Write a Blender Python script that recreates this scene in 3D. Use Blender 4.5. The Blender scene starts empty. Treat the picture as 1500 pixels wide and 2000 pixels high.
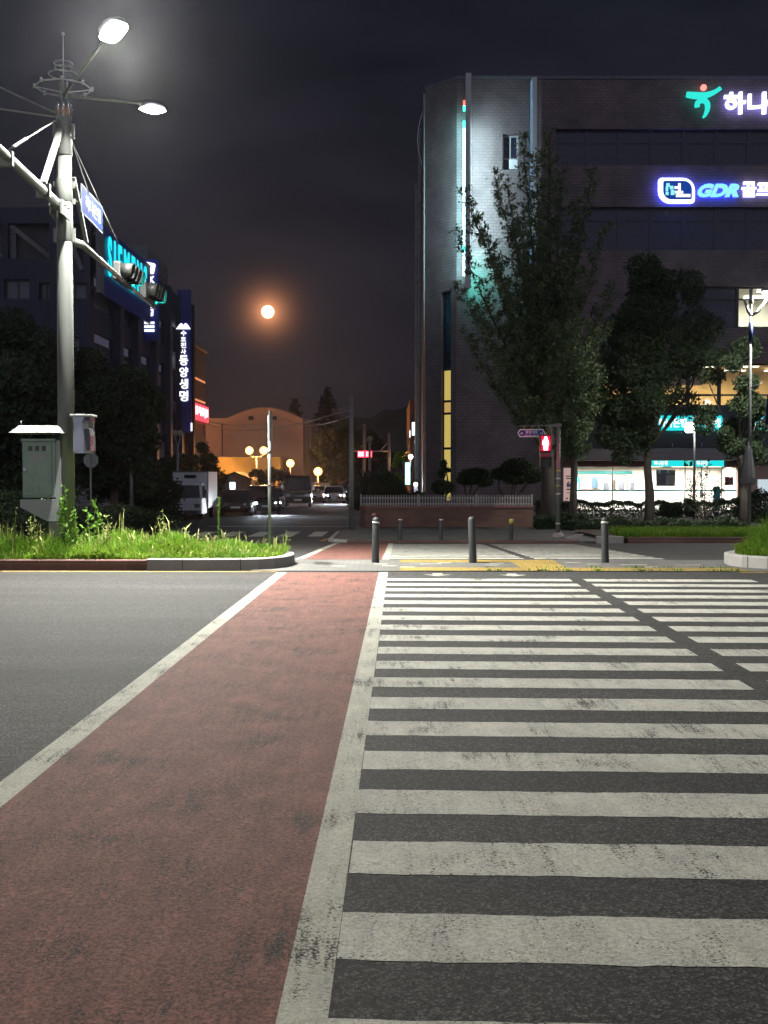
import bpy, math, random
import numpy as np
from mathutils import Vector, Matrix

random.seed(7)
RNG = np.random.default_rng(7)
R = math.radians
scene = bpy.context.scene
COL = scene.collection

# ------------------------------------------------------------------ camera
FPX, HOR, CAMH = 2300.0, 935.0, 1.6
PITCH = math.atan((1000 - HOR) / FPX)
cam_data = bpy.data.cameras.new("camera")
cam = bpy.data.objects.new("camera", cam_data)
COL.objects.link(cam)
cam.location = (0, 0, CAMH)
cam.rotation_euler = (R(90) - PITCH, 0, 0)
cam_data.sensor_fit = 'VERTICAL'
cam_data.sensor_height = 24.0
cam_data.lens = 24.0 * FPX / 2000.0
cam_data.clip_start = 0.1
cam_data.clip_end = 6000
scene.camera = cam

def ray(px, py):
    a, b = (px - 750) / FPX, (1000 - py) / FPX
    c, s = math.cos(PITCH), math.sin(PITCH)
    return Vector((a, c + b * s, -s + b * c))

def P(px, py, Y):
    d = ray(px, py)
    return Vector((0, 0, CAMH)) + d * (Y / d.y)

def XZ(px, py, Y):
    v = P(px, py, Y)
    return v.x, v.z

SL = 32 / 2300.0            # the crossing and the side street run this far to the right per metre

def gz(Y):                  # road surface: level up to the median, then falls to the far kerb
    return 0.0 if Y < 23.2 else -0.45 * min(1.0, (Y - 23.2) / 14.3)

# ------------------------------------------------------------------ view, sky, moonlight
scene.view_settings.view_transform = 'Standard'
scene.view_settings.look = 'None'
scene.view_settings.exposure = 0.0
scene.view_settings.gamma = 1.0
scene.render.engine = 'CYCLES'
cy = scene.cycles
cy.use_denoising = True
cy.max_bounces = 5
cy.diffuse_bounces = 2
cy.glossy_bounces = 2
cy.transmission_bounces = 3
cy.transparent_max_bounces = 8
cy.volume_bounces = 0
cy.sample_clamp_indirect = 2.0
cy.sample_clamp_direct = 0.0
cy.caustics_reflective = False
cy.caustics_refractive = False
cy.volume_step_rate = 4.0

MOON = ray(523, 609).normalized()
world = bpy.data.worlds.new("World")
scene.world = world
world.use_nodes = True
wn, wl = world.node_tree.nodes, world.node_tree.links
wn.clear()
def W(t, **k):
    n = wn.new(t)
    for a, b in k.items(): setattr(n, a, b)
    return n
def wmath(op, a, b=None, clamp=False):
    n = W('ShaderNodeMath', operation=op, use_clamp=clamp)
    for i, v in enumerate((a, b)):
        if v is None: continue
        if isinstance(v, (int, float)): n.inputs[i].default_value = v
        else: wl.new(v, n.inputs[i])
    return n.outputs[0]
wtc = W('ShaderNodeTexCoord')
wnorm = W('ShaderNodeVectorMath', operation='NORMALIZE'); wl.new(wtc.outputs['Generated'], wnorm.inputs[0])
wsep = W('ShaderNodeSeparateXYZ'); wl.new(wnorm.outputs[0], wsep.inputs[0])
ramp = W('ShaderNodeValToRGB'); wl.new(wsep.outputs['Z'], ramp.inputs[0])
e = ramp.color_ramp.elements
e[0].position = 0.0; e[0].color = (0.0070, 0.0055, 0.0095, 1)
e[1].position = 0.45; e[1].color = (0.0095, 0.0115, 0.0200, 1)
m = ramp.color_ramp.elements.new(0.16); m.color = (0.0135, 0.0130, 0.0190, 1)
# brightness added to the unseen sky behind the camera, lifts the dark fronts
south = wmath('MULTIPLY', wmath('MAXIMUM', wmath('MULTIPLY', wsep.outputs['Y'], -1.0), 0.0), 0.26)
dot = W('ShaderNodeVectorMath', operation='DOT_PRODUCT'); wl.new(wnorm.outputs[0], dot.inputs[0]); dot.inputs[1].default_value = MOON
ang = wmath('ARCCOSINE', wmath('MINIMUM', dot.outputs['Value'], 0.9999999))
g1 = wmath('MULTIPLY', wmath('POWER', 2.71828, wmath('DIVIDE', ang, -0.0078)), 1.7)
g2 = wmath('MULTIPLY', wmath('POWER', 2.71828, wmath('DIVIDE', ang, -0.085)), 0.012)
nz = W('ShaderNodeTexNoise'); nz.inputs['Scale'].default_value = 5.0; nz.inputs['Detail'].default_value = 5.0
mp = W('ShaderNodeMapping'); mp.inputs['Scale'].default_value = (1.0, 1.0, 3.2); mp.inputs['Rotation'].default_value = (0.15, 0.25, 0)
wl.new(wnorm.outputs[0], mp.inputs[0]); wl.new(mp.outputs[0], nz.inputs['Vector'])
cl = wmath('ADD', wmath('MULTIPLY', nz.outputs[0], 2.4), -0.2)
g2 = wmath('MULTIPLY', g2, cl)
def wcol(val, col):
    n = W('ShaderNodeVectorMath', operation='SCALE'); n.inputs[0].default_value = col; wl.new(val, n.inputs['Scale']); return n.outputs[0]
def wadd(a, b):
    n = W('ShaderNodeVectorMath', operation='ADD'); wl.new(a, n.inputs[0]); wl.new(b, n.inputs[1]); return n.outputs[0]
skyc = W('ShaderNodeVectorMath', operation='SCALE'); wl.new(ramp.outputs[0], skyc.inputs[0]); wl.new(wmath('ADD', wmath('MULTIPLY', nz.outputs[0], 1.5), 0.25), skyc.inputs['Scale'])
tot = wadd(wadd(wadd(skyc.outputs[0], wcol(g1, (1.0, 0.38, 0.16))), wcol(g2, (1.0, 0.62, 0.45))), wcol(south, (0.75, 0.78, 1.05)))
bg = W('ShaderNodeBackground'); wl.new(tot, bg.inputs['Color']); bg.inputs['Strength'].default_value = 1.0
wo = W('ShaderNodeOutputWorld'); wl.new(bg.outputs[0], wo.inputs['Surface'])

sun_d = bpy.data.lights.new("moonlight", 'SUN'); sun_d.energy = 0.01; sun_d.angle = R(0.5); sun_d.color = (1, 0.86, 0.7)
sun = bpy.data.objects.new("moonlight", sun_d); COL.objects.link(sun)
sun.rotation_euler = MOON.to_track_quat('Z', 'Y').to_euler()

# ------------------------------------------------------------------ lamps of the place (area lamps sit in the luminaires built below)
PW = 1.9
HAZE = 0.00014
LAMPC = (1.0, 0.985, 0.90)
NEARC = (1.0, 0.97, 0.80)
def lamp_light(loc, power, color, size=0.4, aim=(0, 0, -1), kind='AREA', parent=None, sizey=None, spread=None):
    d = bpy.data.lights.new("lamp_light", kind); d.energy = power; d.color = color
    if kind == 'AREA' and sizey: d.shape = 'RECTANGLE'; d.size = size; d.size_y = sizey
    elif kind == 'AREA': d.shape = 'DISK'; d.size = size
    else: d.shadow_soft_size = size
    if spread and kind == 'AREA': d.spread = R(spread)
    o = bpy.data.objects.new("lamp_light", d); COL.objects.link(o)
    o.location = loc
    o.rotation_euler = (-Vector(aim)).to_track_quat('Z', 'Y').to_euler()
    return o

# ------------------------------------------------------------------ mesh helpers
ORG = {}
def thing(name, label, cat, loc=(0, 0, 0), group=None, kind=None, rotz=0.0):
    o = bpy.data.objects.new(name, None); COL.objects.link(o)
    o.empty_display_size = 0.2
    o.location = loc; o.rotation_euler = (0, 0, rotz)
    ORG[o.name] = Vector(loc)
    tag(o, label, cat, group, kind)
    return o
def tag(o, label=None, cat=None, group=None, kind=None):
    if label: o['label'] = label
    if cat: o['category'] = cat
    if group: o['group'] = group
    if kind: o['kind'] = kind
    return o

def orthobasis(d):
    d = Vector(d).normalized()
    a = Vector((0, 0, 1)) if abs(d.z) < 0.9 else Vector((1, 0, 0))
    u = d.cross(a).normalized(); v = d.cross(u).normalized()
    return d, u, v

class MB:
    def __init__(s): s.v = []; s.f = []; s.sm = []
    def add(s, vs, fs, smooth=False):
        b = len(s.v); s.v.extend([tuple(x) for x in vs]); s.f.extend([tuple(i + b for i in f) for f in fs]); s.sm.extend([smooth] * len(fs)); return s
    def box(s, x0, x1, y0, y1, z0, z1):
        vs = [(x, y, z) for z in (z0, z1) for y in (y0, y1) for x in (x0, x1)]
        return s.add(vs, [(0, 2, 3, 1), (4, 5, 7, 6), (0, 1, 5, 4), (2, 6, 7, 3), (0, 4, 6, 2), (1, 3, 7, 5)])
    def bar(s, a, b, w, h, up=(0, 0, 1)):           # rectangular bar from a to b
        a, b = Vector(a), Vector(b); d = (b - a).normalized(); u = d.cross(Vector(up))
        if u.length < 1e-4: u = d.cross(Vector((1, 0, 0)))
        u.normalize(); v = u.cross(d).normalized()
        vs = [p + u * (i * w / 2) + v * (j * h / 2) for p in (a, b) for i, j in ((-1, -1), (1, -1), (1, 1), (-1, 1))]
        return s.add(vs, [(0, 1, 2, 3), (7, 6, 5, 4), (0, 4, 5, 1), (1, 5, 6, 2), (2, 6, 7, 3), (3, 7, 4, 0)])
    def tube(s, pts, rad, n=8, caps=True, smooth=True):
        pts = [Vector(p) for p in pts]
        if isinstance(rad, (int, float)): rad = [rad] * len(pts)
        vs = []; N = len(pts)
        for i, p in enumerate(pts):
            d = (pts[min(i + 1, N - 1)] - pts[max(i - 1, 0)])
            if d.length < 1e-9: d = Vector((0, 0, 1))
            _, u, v = orthobasis(d)
            for k in range(n):
                a = 2 * math.pi * k / n; vs.append(p + (u * math.cos(a) + v * math.sin(a)) * rad[i])
        fs = [(i * n + k, i * n + (k + 1) % n, (i + 1) * n + (k + 1) % n, (i + 1) * n + k) for i in range(N - 1) for k in range(n)]
        s.add(vs, fs, smooth)
        if caps:
            b = len(s.v) - len(vs)
            s.f.append(tuple(b + k for k in range(n))[::-1]); s.sm.append(False)
            s.f.append(tuple(b + (N - 1) * n + k for k in range(n))); s.sm.append(False)
        return s
    def lathe(s, c, prof, n=20, axis='Z', smooth=True):
        c = Vector(c); vs = []
        for r, h in prof:
            for k in range(n):
                a = 2 * math.pi * k / n; x, y = r * math.cos(a), r * math.sin(a)
                vs.append(c + (Vector((x, y, h)) if axis == 'Z' else Vector((h, x, y)) if axis == 'X' else Vector((x, h, y))))
        N = len(prof)
        fs = [(i * n + k, i * n + (k + 1) % n, (i + 1) * n + (k + 1) % n, (i + 1) * n + k) for i in range(N - 1) for k in range(n)]
        s.add(vs, fs, smooth)
        b = len(s.v) - len(vs)
        s.f.append(tuple(b + k for k in range(n))[::-1]); s.sm.append(False)
        s.f.append(tuple(b + (N - 1) * n + k for k in range(n))); s.sm.append(False)
        return s
    def sphere(s, c, r, nu=16, nv=9):
        if isinstance(r, (int, float)): r = (r, r, r)
        prof = [(math.sin(math.pi * i / nv), -math.cos(math.pi * i / nv)) for i in range(nv + 1)]
        vs = [(c[0] + r[0] * q * math.cos(2 * math.pi * k / nu), c[1] + r[1] * q * math.sin(2 * math.pi * k / nu), c[2] + r[2] * h) for q, h in prof for k in range(nu)]
        fs = [(i * nu + k, i * nu + (k + 1) % nu, (i + 1) * nu + (k + 1) % nu, (i + 1) * nu + k) for i in range(nv) for k in range(nu)]
        return s.add(vs, fs, True)
    def prism(s, poly, fn, t0, t1):                # poly of 2-D points, fn(a, b, t) -> xyz
        n = len(poly)
        vs = [fn(a, b, t0) for a, b in poly] + [fn(a, b, t1) for a, b in poly]
        fs = [tuple(range(n))[::-1], tuple(range(n, 2 * n))] + [(i, (i + 1) % n, n + (i + 1) % n, n + i) for i in range(n)]
        return s.add(vs, fs)
    def loft(s, rings, smooth=False, caps=True):
        n = len(rings[0]); vs = [p for r in rings for p in r]; N = len(rings)
        fs = [(i * n + k, i * n + (k + 1) % n, (i + 1) * n + (k + 1) % n, (i + 1) * n + k) for i in range(N - 1) for k in range(n)]
        if caps: fs += [tuple(range(n))[::-1], tuple((N - 1) * n + k for k in range(n))]
        return s.add(vs, fs, smooth)
    def build(s, name, mat, parent=None, world=True, bevel=0.0):
        me = bpy.data.meshes.new(name)
        org = Vector((0, 0, 0))
        if parent is not None and world: org = ORG[parent.name]
        me.from_pydata([(x - org.x, y - org.y, z - org.z) for x, y, z in s.v], [], s.f)
        me.polygons.foreach_set('use_smooth', s.sm)
        me.materials.append(mat)
        me.update()
        o = bpy.data.objects.new(name, me); COL.objects.link(o)
        if parent is not None: o.parent = parent
        ORG[o.name] = org
        if bevel:
            b = o.modifiers.new("bevel", 'BEVEL'); b.width = bevel; b.segments = 2; b.limit_method = 'ANGLE'
        return o

def np_mesh(name, verts, mat, parent=None, org=None, quads=None):
    """a cloud of separate quads (4 verts each) as one mesh"""
    n = len(verts) // 4
    me = bpy.data.meshes.new(name)
    v = np.asarray(verts, dtype=np.float32)
    if org is not None: v = v - np.asarray(org, dtype=np.float32)
    me.vertices.add(4 * n); me.vertices.foreach_set('co', v.ravel())
    me.loops.add(4 * n); me.loops.foreach_set('vertex_index', np.arange(4 * n, dtype=np.int32))
    me.polygons.add(n); me.polygons.foreach_set('loop_start', np.arange(0, 4 * n, 4, dtype=np.int32))
    try: me.polygons.foreach_set('loop_total', np.full(n, 4, dtype=np.int32))
    except Exception: pass
    me.materials.append(mat); me.update(calc_edges=True); me.validate()
    o = bpy.data.objects.new(name, me); COL.objects.link(o)
    if parent is not None: o.parent = parent
    return o

def copy_thing(root, loc, rotz=None, label=None, scale=None):
    def cp(o, par):
        c = o.copy(); COL.objects.link(c)
        if par is not None: c.parent = par
        for ch in list(o.children):
            if ch.type == 'LIGHT': continue
            cp(ch, c)
        return c
    c = cp(root, None)
    c.location = loc
    if rotz is not None: c.rotation_euler = (0, 0, rotz)
    if scale is not None: c.scale = scale
    if label: c['label'] = label
    return c

class FR:                                           # a facade frame: a along the wall, b up, c out of it
    def __init__(s, o, r, n): s.o = Vector(o); s.r = Vector(r).normalized(); s.n = Vector(n).normalized(); s.u = Vector((0, 0, 1))
    def __call__(s, a, b, c=0.0): return s.o + s.r * a + s.u * b + s.n * c
def fbox(mb, fr, a0, a1, b0, b1, c0, c1):
    vs = [fr(a, b, c) for b in (b0, b1) for c in (c0, c1) for a in (a0, a1)]
    return mb.add(vs, [(0, 2, 3, 1), (4, 5, 7, 6), (0, 1, 5, 4), (2, 6, 7, 3), (0, 4, 6, 2), (1, 3, 7, 5)])
def fpoly(mb, fr, poly, c0, c1): return mb.prism(poly, lambda a, b, t: fr(a, b, t), c0, c1)
def fwall(mb, fr, a0, a1, b0, b1, holes, depth=0.35):
    A = sorted({a0, a1, *[h[0] for h in holes], *[h[1] for h in holes]}); B = sorted({b0, b1, *[h[2] for h in holes], *[h[3] for h in holes]})
    for i in range(len(A) - 1):
        for j in range(len(B) - 1):
            ca, cb = (A[i] + A[i + 1]) / 2, (B[j] + B[j + 1]) / 2
            if ca < a0 or ca > a1 or cb < b0 or cb > b1: continue
            if any(h[0] < ca < h[1] and h[2] < cb < h[3] for h in holes): continue
            mb.add([fr(A[i], B[j]), fr(A[i + 1], B[j]), fr(A[i + 1], B[j + 1]), fr(A[i], B[j + 1])], [(0, 1, 2, 3)])
    for x0, x1, y0, y1 in holes:
        c = [(x0, y0), (x1, y0), (x1, y1), (x0, y1)]
        for k in range(4):
            p, q = c[k], c[(k + 1) % 4]
            mb.add([fr(*p), fr(*q), fr(q[0], q[1], -depth), fr(p[0], p[1], -depth)], [(0, 1, 2, 3)])
    return mb
def fquad(mb, fr, a0, a1, b0, b1, c=0.0):
    return mb.add([fr(a0, b0, c), fr(a1, b0, c), fr(a1, b1, c), fr(a0, b1, c)], [(0, 1, 2, 3)])

def text(body, fr, a0, a1, b0, b1, c, mat, parent, name='lettering', bold=0.02, depth=0.02, shear=0.0, world=True):
    cu = bpy.data.curves.new(name, 'FONT'); cu.body = body; cu.offset = bold; cu.shear = shear; cu.extrude = 0.5; cu.resolution_u = 3
    ob = bpy.data.objects.new(name, cu); COL.objects.link(ob)
    dg = bpy.context.evaluated_depsgraph_get()
    me = bpy.data.meshes.new_from_object(ob.evaluated_get(dg))
    bpy.data.objects.remove(ob); bpy.data.curves.remove(cu)
    n = len(me.vertices); co = np.empty(n * 3, dtype=np.float32); me.vertices.foreach_get('co', co); co = co.reshape(-1, 3)
    lo, hi = co.min(0), co.max(0)
    A = a0 + (co[:, 0] - lo[0]) / (hi[0] - lo[0]) * (a1 - a0)
    B = b0 + (co[:, 1] - lo[1]) / (hi[1] - lo[1]) * (b1 - b0)
    C = c + (co[:, 2] - lo[2]) / (hi[2] - lo[2]) * depth
    org = ORG[parent.name] if (parent is not None and world) else Vector((0, 0, 0))
    o_, r_, u_, n_ = (np.array(x) for x in (fr.o - org, fr.r, fr.u, fr.n))
    W3 = o_[None] + A[:, None] * r_[None] + B[:, None] * u_[None] + C[:, None] * n_[None]
    me.vertices.foreach_set('co', W3.astype(np.float32).ravel())
    me.materials.clear(); me.materials.append(mat); me.update()
    o = bpy.data.objects.new(name, me); COL.objects.link(o)
    if parent is not None: o.parent = parent
    ORG[o.name] = org
    return o

# ------------------------------------------------------------------ materials
def newmat(name):
    m = bpy.data.materials.new(name); m.use_nodes = True
    nt = m.node_tree; nt.nodes.clear()
    out = nt.nodes.new('ShaderNodeOutputMaterial')
    return m, nt, out
class NT:
    def __init__(s, nt): s.t = nt
    def n(s, t, ins=None, **k):
        x = s.t.nodes.new(t)
        for a, b in k.items(): setattr(x, a, b)
        if ins:
            for a, b in ins.items():
                if hasattr(b, 'is_output') or isinstance(b, bpy.types.NodeSocket): s.t.links.new(b, x.inputs[a])
                else: x.inputs[a].default_value = b
        return x
    def math(s, op, a, b=0.0, clamp=False):
        x = s.n('ShaderNodeMath', {0: a, 1: b}, operation=op); x.use_clamp = clamp; return x.outputs[0]
    def ramp(s, f, a, b, c0=(0, 0, 0, 1), c1=(1, 1, 1, 1)):
        x = s.n('ShaderNodeValToRGB', {0: f}); e = x.color_ramp.elements
        e[0].position = a; e[0].color = c0; e[1].position = b; e[1].color = c1; return x.outputs[0]
    def mix(s, f, a, b, mode='MIX'):
        x = s.n('ShaderNodeMixRGB', {0: f, 1: a, 2: b}, blend_type=mode); return x.outputs[0]
    def coord(s, scale=(1, 1, 1), rot=(0, 0, 0)):
        g = s.n('ShaderNodeNewGeometry'); return s.n('ShaderNodeMapping', {0: g.outputs['Position'], 'Scale': scale, 'Rotation': rot}).outputs[0]
    def noise(s, vec, scale, detail=4.0, rough=0.6):
        return s.n('ShaderNodeTexNoise', {'Vector': vec, 'Scale': scale, 'Detail': detail, 'Roughness': rough}).outputs[0]
    def vor(s, vec, scale, feature='F1', out=0):
        return s.n('ShaderNodeTexVoronoi', {'Vector': vec, 'Scale': scale}, feature=feature).outputs[out]
def c4(c): return (c[0], c[1], c[2], 1)

def mat(name, col, rough=0.6, metal=0.0, var=0.25, scale=3.0, bump=0.0, bscale=40.0, spec=0.5, col2=None, stretch=(1, 1, 1)):
    m, nt, out = newmat(name); N = NT(nt)
    v = N.coord(stretch)
    f = N.noise(v, scale, 6.0)
    f2 = N.ramp(f, 0.3, 0.7)
    lo = c4(col2) if col2 else c4([x * (1 - var) for x in col]); hi = c4(col) if col2 else c4([min(1, x * (1 + var * .6)) for x in col])
    c = N.mix(f2, lo, hi)
    b = N.n('ShaderNodeBsdfPrincipled', {'Base Color': c, 'Roughness': rough, 'Metallic': metal, 'Specular IOR Level': spec})
    r = N.math('ADD', N.math('MULTIPLY', f, 0.25), rough - 0.12, True); nt.links.new(r, b.inputs['Roughness'])
    if bump:
        h = N.noise(v, bscale, 3.0)
        bm = N.n('ShaderNodeBump', {'Height': h, 'Strength': bump, 'Distance': 0.02}); nt.links.new(bm.outputs[0], b.inputs['Normal'])
    nt.links.new(b.outputs[0], out.inputs[0]); return m

def emit(name, col, strength):
    m, nt, out = newmat(name); N = NT(nt)
    e = N.n('ShaderNodeEmission', {'Color': c4(col), 'Strength': strength}); nt.links.new(e.outputs[0], out.inputs[0]); return m

def glass(name, tint=(1, 1, 1), refl=0.12, rough=0.03):
    m, nt, out = newmat(name); N = NT(nt)
    t = N.n('ShaderNodeBsdfTransparent', {'Color': c4(tint)}); g = N.n('ShaderNodeBsdfGlossy', {'Color': (1, 1, 1, 1), 'Roughness': rough})
    fr = N.n('ShaderNodeFresnel', {'IOR': 1.5}); f = N.math('ADD', fr.outputs[0], refl * 0.3, True)
    x = N.n('ShaderNodeMixShader', {0: f, 1: t.outputs[0], 2: g.outputs[0]}); nt.links.new(x.outputs[0], out.inputs[0]); return m

def brickmat(name, c1, c2, mortar, bw, bh, axis='XZ', ms=0.02, rough=0.75, bump=0.4, spec=0.4):
    m, nt, out = newmat(name); N = NT(nt)
    g = N.n('ShaderNodeNewGeometry'); sp = N.n('ShaderNodeSeparateXYZ', {0: g.outputs['Position']})
    if axis == 'XZ': a, b = sp.outputs[0], sp.outputs[2]
    elif axis == 'DZ': a, b = N.math('SUBTRACT', sp.outputs[0], sp.outputs[1]), sp.outputs[2]
    else: a, b = sp.outputs[0], sp.outputs[1]
    cv = N.n('ShaderNodeCombineXYZ', {0: a, 1: b}).outputs[0]
    br = N.n('ShaderNodeTexBrick', {'Vector': cv, 'Color1': c4(c1), 'Color2': c4(c2), 'Mortar': c4(mortar), 'Scale': 1.0, 'Mortar Size': ms, 'Mortar Smooth': 0.2, 'Brick Width': bw, 'Row Height': bh})
    ns = N.noise(g.outputs['Position'], 0.7, 6.0); c = N.mix(1.0, br.outputs[0], N.ramp(ns, 0.25, 0.8, (.55, .55, .55, 1), (1.15, 1.12, 1.1, 1)), 'MULTIPLY')
    b_ = N.n('ShaderNodeBsdfPrincipled', {'Base Color': c, 'Roughness': rough, 'Specular IOR Level': spec})
    bm = N.n('ShaderNodeBump', {'Height': N.math('SUBTRACT', 1.0, br.outputs[1]), 'Strength': bump, 'Distance': 0.02}); nt.links.new(bm.outputs[0], b_.inputs['Normal'])
    nt.links.new(b_.outputs[0], out.inputs[0]); return m

def asphalt_nodes(N, gain=1.0):
    v = N.coord()
    agg = N.n('ShaderNodeTexVoronoi', {'Vector': v, 'Scale': 105.0}); spk = N.n('ShaderNodeSeparateColor', {0: agg.outputs['Color']}).outputs[0]
    fine = N.noise(v, 170.0, 2.0); mid = N.noise(v, 9.0, 5.0); big = N.noise(N.coord((0.12, 0.9, 1)), 1.0, 5.0)
    k = N.math('ADD', N.math('MULTIPLY', N.math('POWER', spk, 3.2), 0.16), N.math('MULTIPLY', N.math('POWER', fine, 1.6), 0.075))
    k = N.math('MULTIPLY', k, N.math('ADD', N.math('MULTIPLY', big, 1.5), 0.15))
    k = N.math('MULTIPLY', k, N.math('ADD', N.math('MULTIPLY', mid, 0.8), 0.55))
    k = N.math('MULTIPLY', k, 0.76 * gain)

    col = N.n('ShaderNodeCombineColor', {0: N.math('MULTIPLY', k, 1.03), 1: k, 2: N.math('MULTIPLY', k, 0.98)}).outputs[0]
    return v, agg, col, fine
def asphaltmat(name, gain=1.0):
    m, nt, out = newmat(name); N = NT(nt)
    v, agg, col, fine = asphalt_nodes(N, gain)
    b = N.n('ShaderNodeBsdfPrincipled', {'Base Color': col, 'Roughness': 0.82, 'Specular IOR Level': 0.35})
    bm = N.n('ShaderNodeBump', {'Height': agg.outputs['Distance'], 'Strength': 0.55, 'Distance': 0.006}); nt.links.new(bm.outputs[0], b.inputs['Normal'])
    nt.links.new(b.outputs[0], out.inputs[0]); return m
def paintmat(name, col, wear=0.5, crack=0.6, dark=.78, grit=.84):
    """road paint worn down to the asphalt in pits, streaks along the travel and cracks"""
    m, nt, out = newmat(name); N = NT(nt)
    v, agg, acol, fine = asphalt_nodes(N)
    warp = N.n('ShaderNodeVectorMath', {0: v, 1: N.n('ShaderNodeTexNoise', {'Vector': v, 'Scale': 5.0, 'Detail': 4.0}).outputs['Color']}, operation='ADD').outputs[0]
    ck = N.vor(warp, 9.0, 'DISTANCE_TO_EDGE')
    ckm = N.ramp(ck, 0.006, 0.040, (1, 1, 1, 1), (0, 0, 0, 1))
    ckm = N.math('MULTIPLY', ckm, N.ramp(N.noise(v, 2.2, 3.0), 0.34, 0.58))
    streak = N.noise(N.coord((14.0, 1.1, 1), (0, 0, 0.22)), 1.4, 6.0, 0.7)
    pits = N.noise(v, 75.0, 4.0, 0.75)
    area = N.noise(v, 1.7, 5.0)
    w = N.math('ADD', N.math('MULTIPLY', streak, 0.45), N.math('ADD', N.math('MULTIPLY', pits, 0.75), N.math('MULTIPLY', area, 0.55)))
    wm = N.ramp(w, 1.14 - 0.26 * wear, 1.28 - 0.16 * wear)
    mk = wm
    dirt = N.ramp(N.noise(N.coord((5, 1.2, 1)), 1.6, 6.0), 0.3, 0.75, (dark, dark, dark * 1.04, 1), (1.05, 1.05, 1.05, 1))
    grain = N.ramp(fine, 0.3, 0.7, (.84, .84, .84, 1), (1.06, 1.06, 1.06, 1))
    pc = N.mix(1.0, N.mix(1.0, c4(col), dirt, 'MULTIPLY'), grain, 'MULTIPLY')
    sp2 = N.n('ShaderNodeSeparateColor', {0: agg.outputs['Color']}).outputs[0]
    pc = N.mix(1.0, pc, N.ramp(sp2, 0.0, 0.55, (grit, grit, grit, 1), (1.08, 1.08, 1.08, 1)), 'MULTIPLY')
    pc = N.mix(1.0, pc, N.ramp(N.noise(v, 48.0, 3.0, .7), 0.36, 0.56, (grit, grit, grit, 1), (1.06, 1.06, 1.06, 1)), 'MULTIPLY')
    c = N.mix(mk, pc, acol)
    fine_ck = N.math('MULTIPLY', N.ramp(N.vor(warp, 26.0, 'DISTANCE_TO_EDGE'), 0.01, 0.07, (1, 1, 1, 1), (0, 0, 0, 1)), N.ramp(N.noise(v, 3.7, 4.0), 0.42, 0.6))
    ckk = N.math('MAXIMUM', N.math('MULTIPLY', ckm, crack), N.math('MULTIPLY', fine_ck, crack * .7), True)
    c = N.mix(ckk, c, (.018, .016, .015, 1))
    b = N.n('ShaderNodeBsdfPrincipled', {'Base Color': c, 'Roughness': 0.8, 'Specular IOR Level': 0.2})
    h = N.math('ADD', N.math('MULTIPLY', agg.outputs['Distance'], 0.6), N.math('MULTIPLY', mk, -0.5))
    bm = N.n('ShaderNodeBump', {'Height': h, 'Strength': 0.35, 'Distance': 0.004}); nt.links.new(bm.outputs[0], b.inputs['Normal'])
    nt.links.new(b.outputs[0], out.inputs[0]); return m
def leafmat(name, c1, c2, trans=0.25, scale=0.9):
    m, nt, out = newmat(name); N = NT(nt)
    v = N.coord(); f = N.ramp(N.noise(v, scale, 4.0), 0.35, 0.65); f2 = N.noise(v, 14.0, 2.0)
    c = N.mix(f, c4(c1), c4(c2)); c = N.mix(1.0, c, N.ramp(f2, 0.3, 0.7, (.6, .6, .6, 1), (1.3, 1.3, 1.2, 1)), 'MULTIPLY')
    d = N.n('ShaderNodeBsdfPrincipled', {'Base Color': c, 'Roughness': 0.6, 'Specular IOR Level': 0.3}); t = N.n('ShaderNodeBsdfTranslucent', {'Color': c})
    x = N.n('ShaderNodeMixShader', {0: trans, 1: d.outputs[0], 2: t.outputs[0]}); nt.links.new(x.outputs[0], out.inputs[0]); return m

M = {}
M['asphalt'] = asphaltmat('asphalt')
M['white_paint'] = paintmat('white_road_paint', (0.64, 0.63, 0.55), 0.72)
M['line_paint'] = paintmat('white_line_paint', (0.58, 0.57, 0.48), 0.8, 0.5)
M['yellow_paint'] = paintmat('yellow_road_paint', (0.55, 0.36, 0.10), 0.6)
M['red_lane'] = paintmat('red_lane_coating', (0.285, 0.128, 0.102), 0.74, 0.95, .68, .55)
M['ground'] = mat('soil', (0.09, 0.07, 0.05), 0.9, var=0.4, scale=2.0, bump=0.5)
M['paving'] = brickmat('paving_blocks', (0.185, 0.185, 0.175), (0.135, 0.135, 0.13), (0.07, 0.07, 0.065), 0.22, 0.11, 'XY', 0.006)
M['tactile'] = brickmat('tactile_tiles', (0.38, 0.26, 0.06), (0.31, 0.22, 0.05), (0.16, 0.12, 0.05), 0.30, 0.30, 'XY', 0.010)
M['kerb'] = brickmat('kerb_granite', (0.42, 0.41, 0.39), (0.36, 0.35, 0.34), (0.12, 0.11, 0.10), 1.0, 9.7, 'XZ', 0.008, rough=.8)
M['kerb_brown'] = brickmat('stained_kerb', (0.19, 0.10, 0.085), (0.13, 0.075, 0.065), (0.30, 0.20, 0.16), 1.0, 0.12, 'XZ', 0.006, rough=.85)
M['steel'] = mat('galvanised_steel', (0.155, 0.165, 0.155), 0.5, 0.1, var=0.10, scale=6.0, stretch=(1, 1, .15))
M['steel_dark'] = mat('dull_steel', (0.20, 0.21, 0.21), 0.5, 0.4, var=0.2)
M['wire'] = mat('cable', (0.25, 0.25, 0.24), 0.6)
M['black'] = mat('black_plastic', (0.018, 0.019, 0.018), 0.55, spec=0.4)
M['signal_shell'] = mat('signal_shell', (0.04, 0.042, 0.04), 0.5)
M['cabinet'] = mat('cabinet_green_paint', (0.22, 0.30, 0.27), 0.5, var=0.15, scale=5)
M['cabinet_grey'] = mat('cabinet_pedestal', (0.30, 0.31, 0.33), 0.6, var=0.15)
M['roofwhite'] = mat('weathered_white_metal', (0.34, 0.35, 0.33), 0.5, var=0.2)
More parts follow.
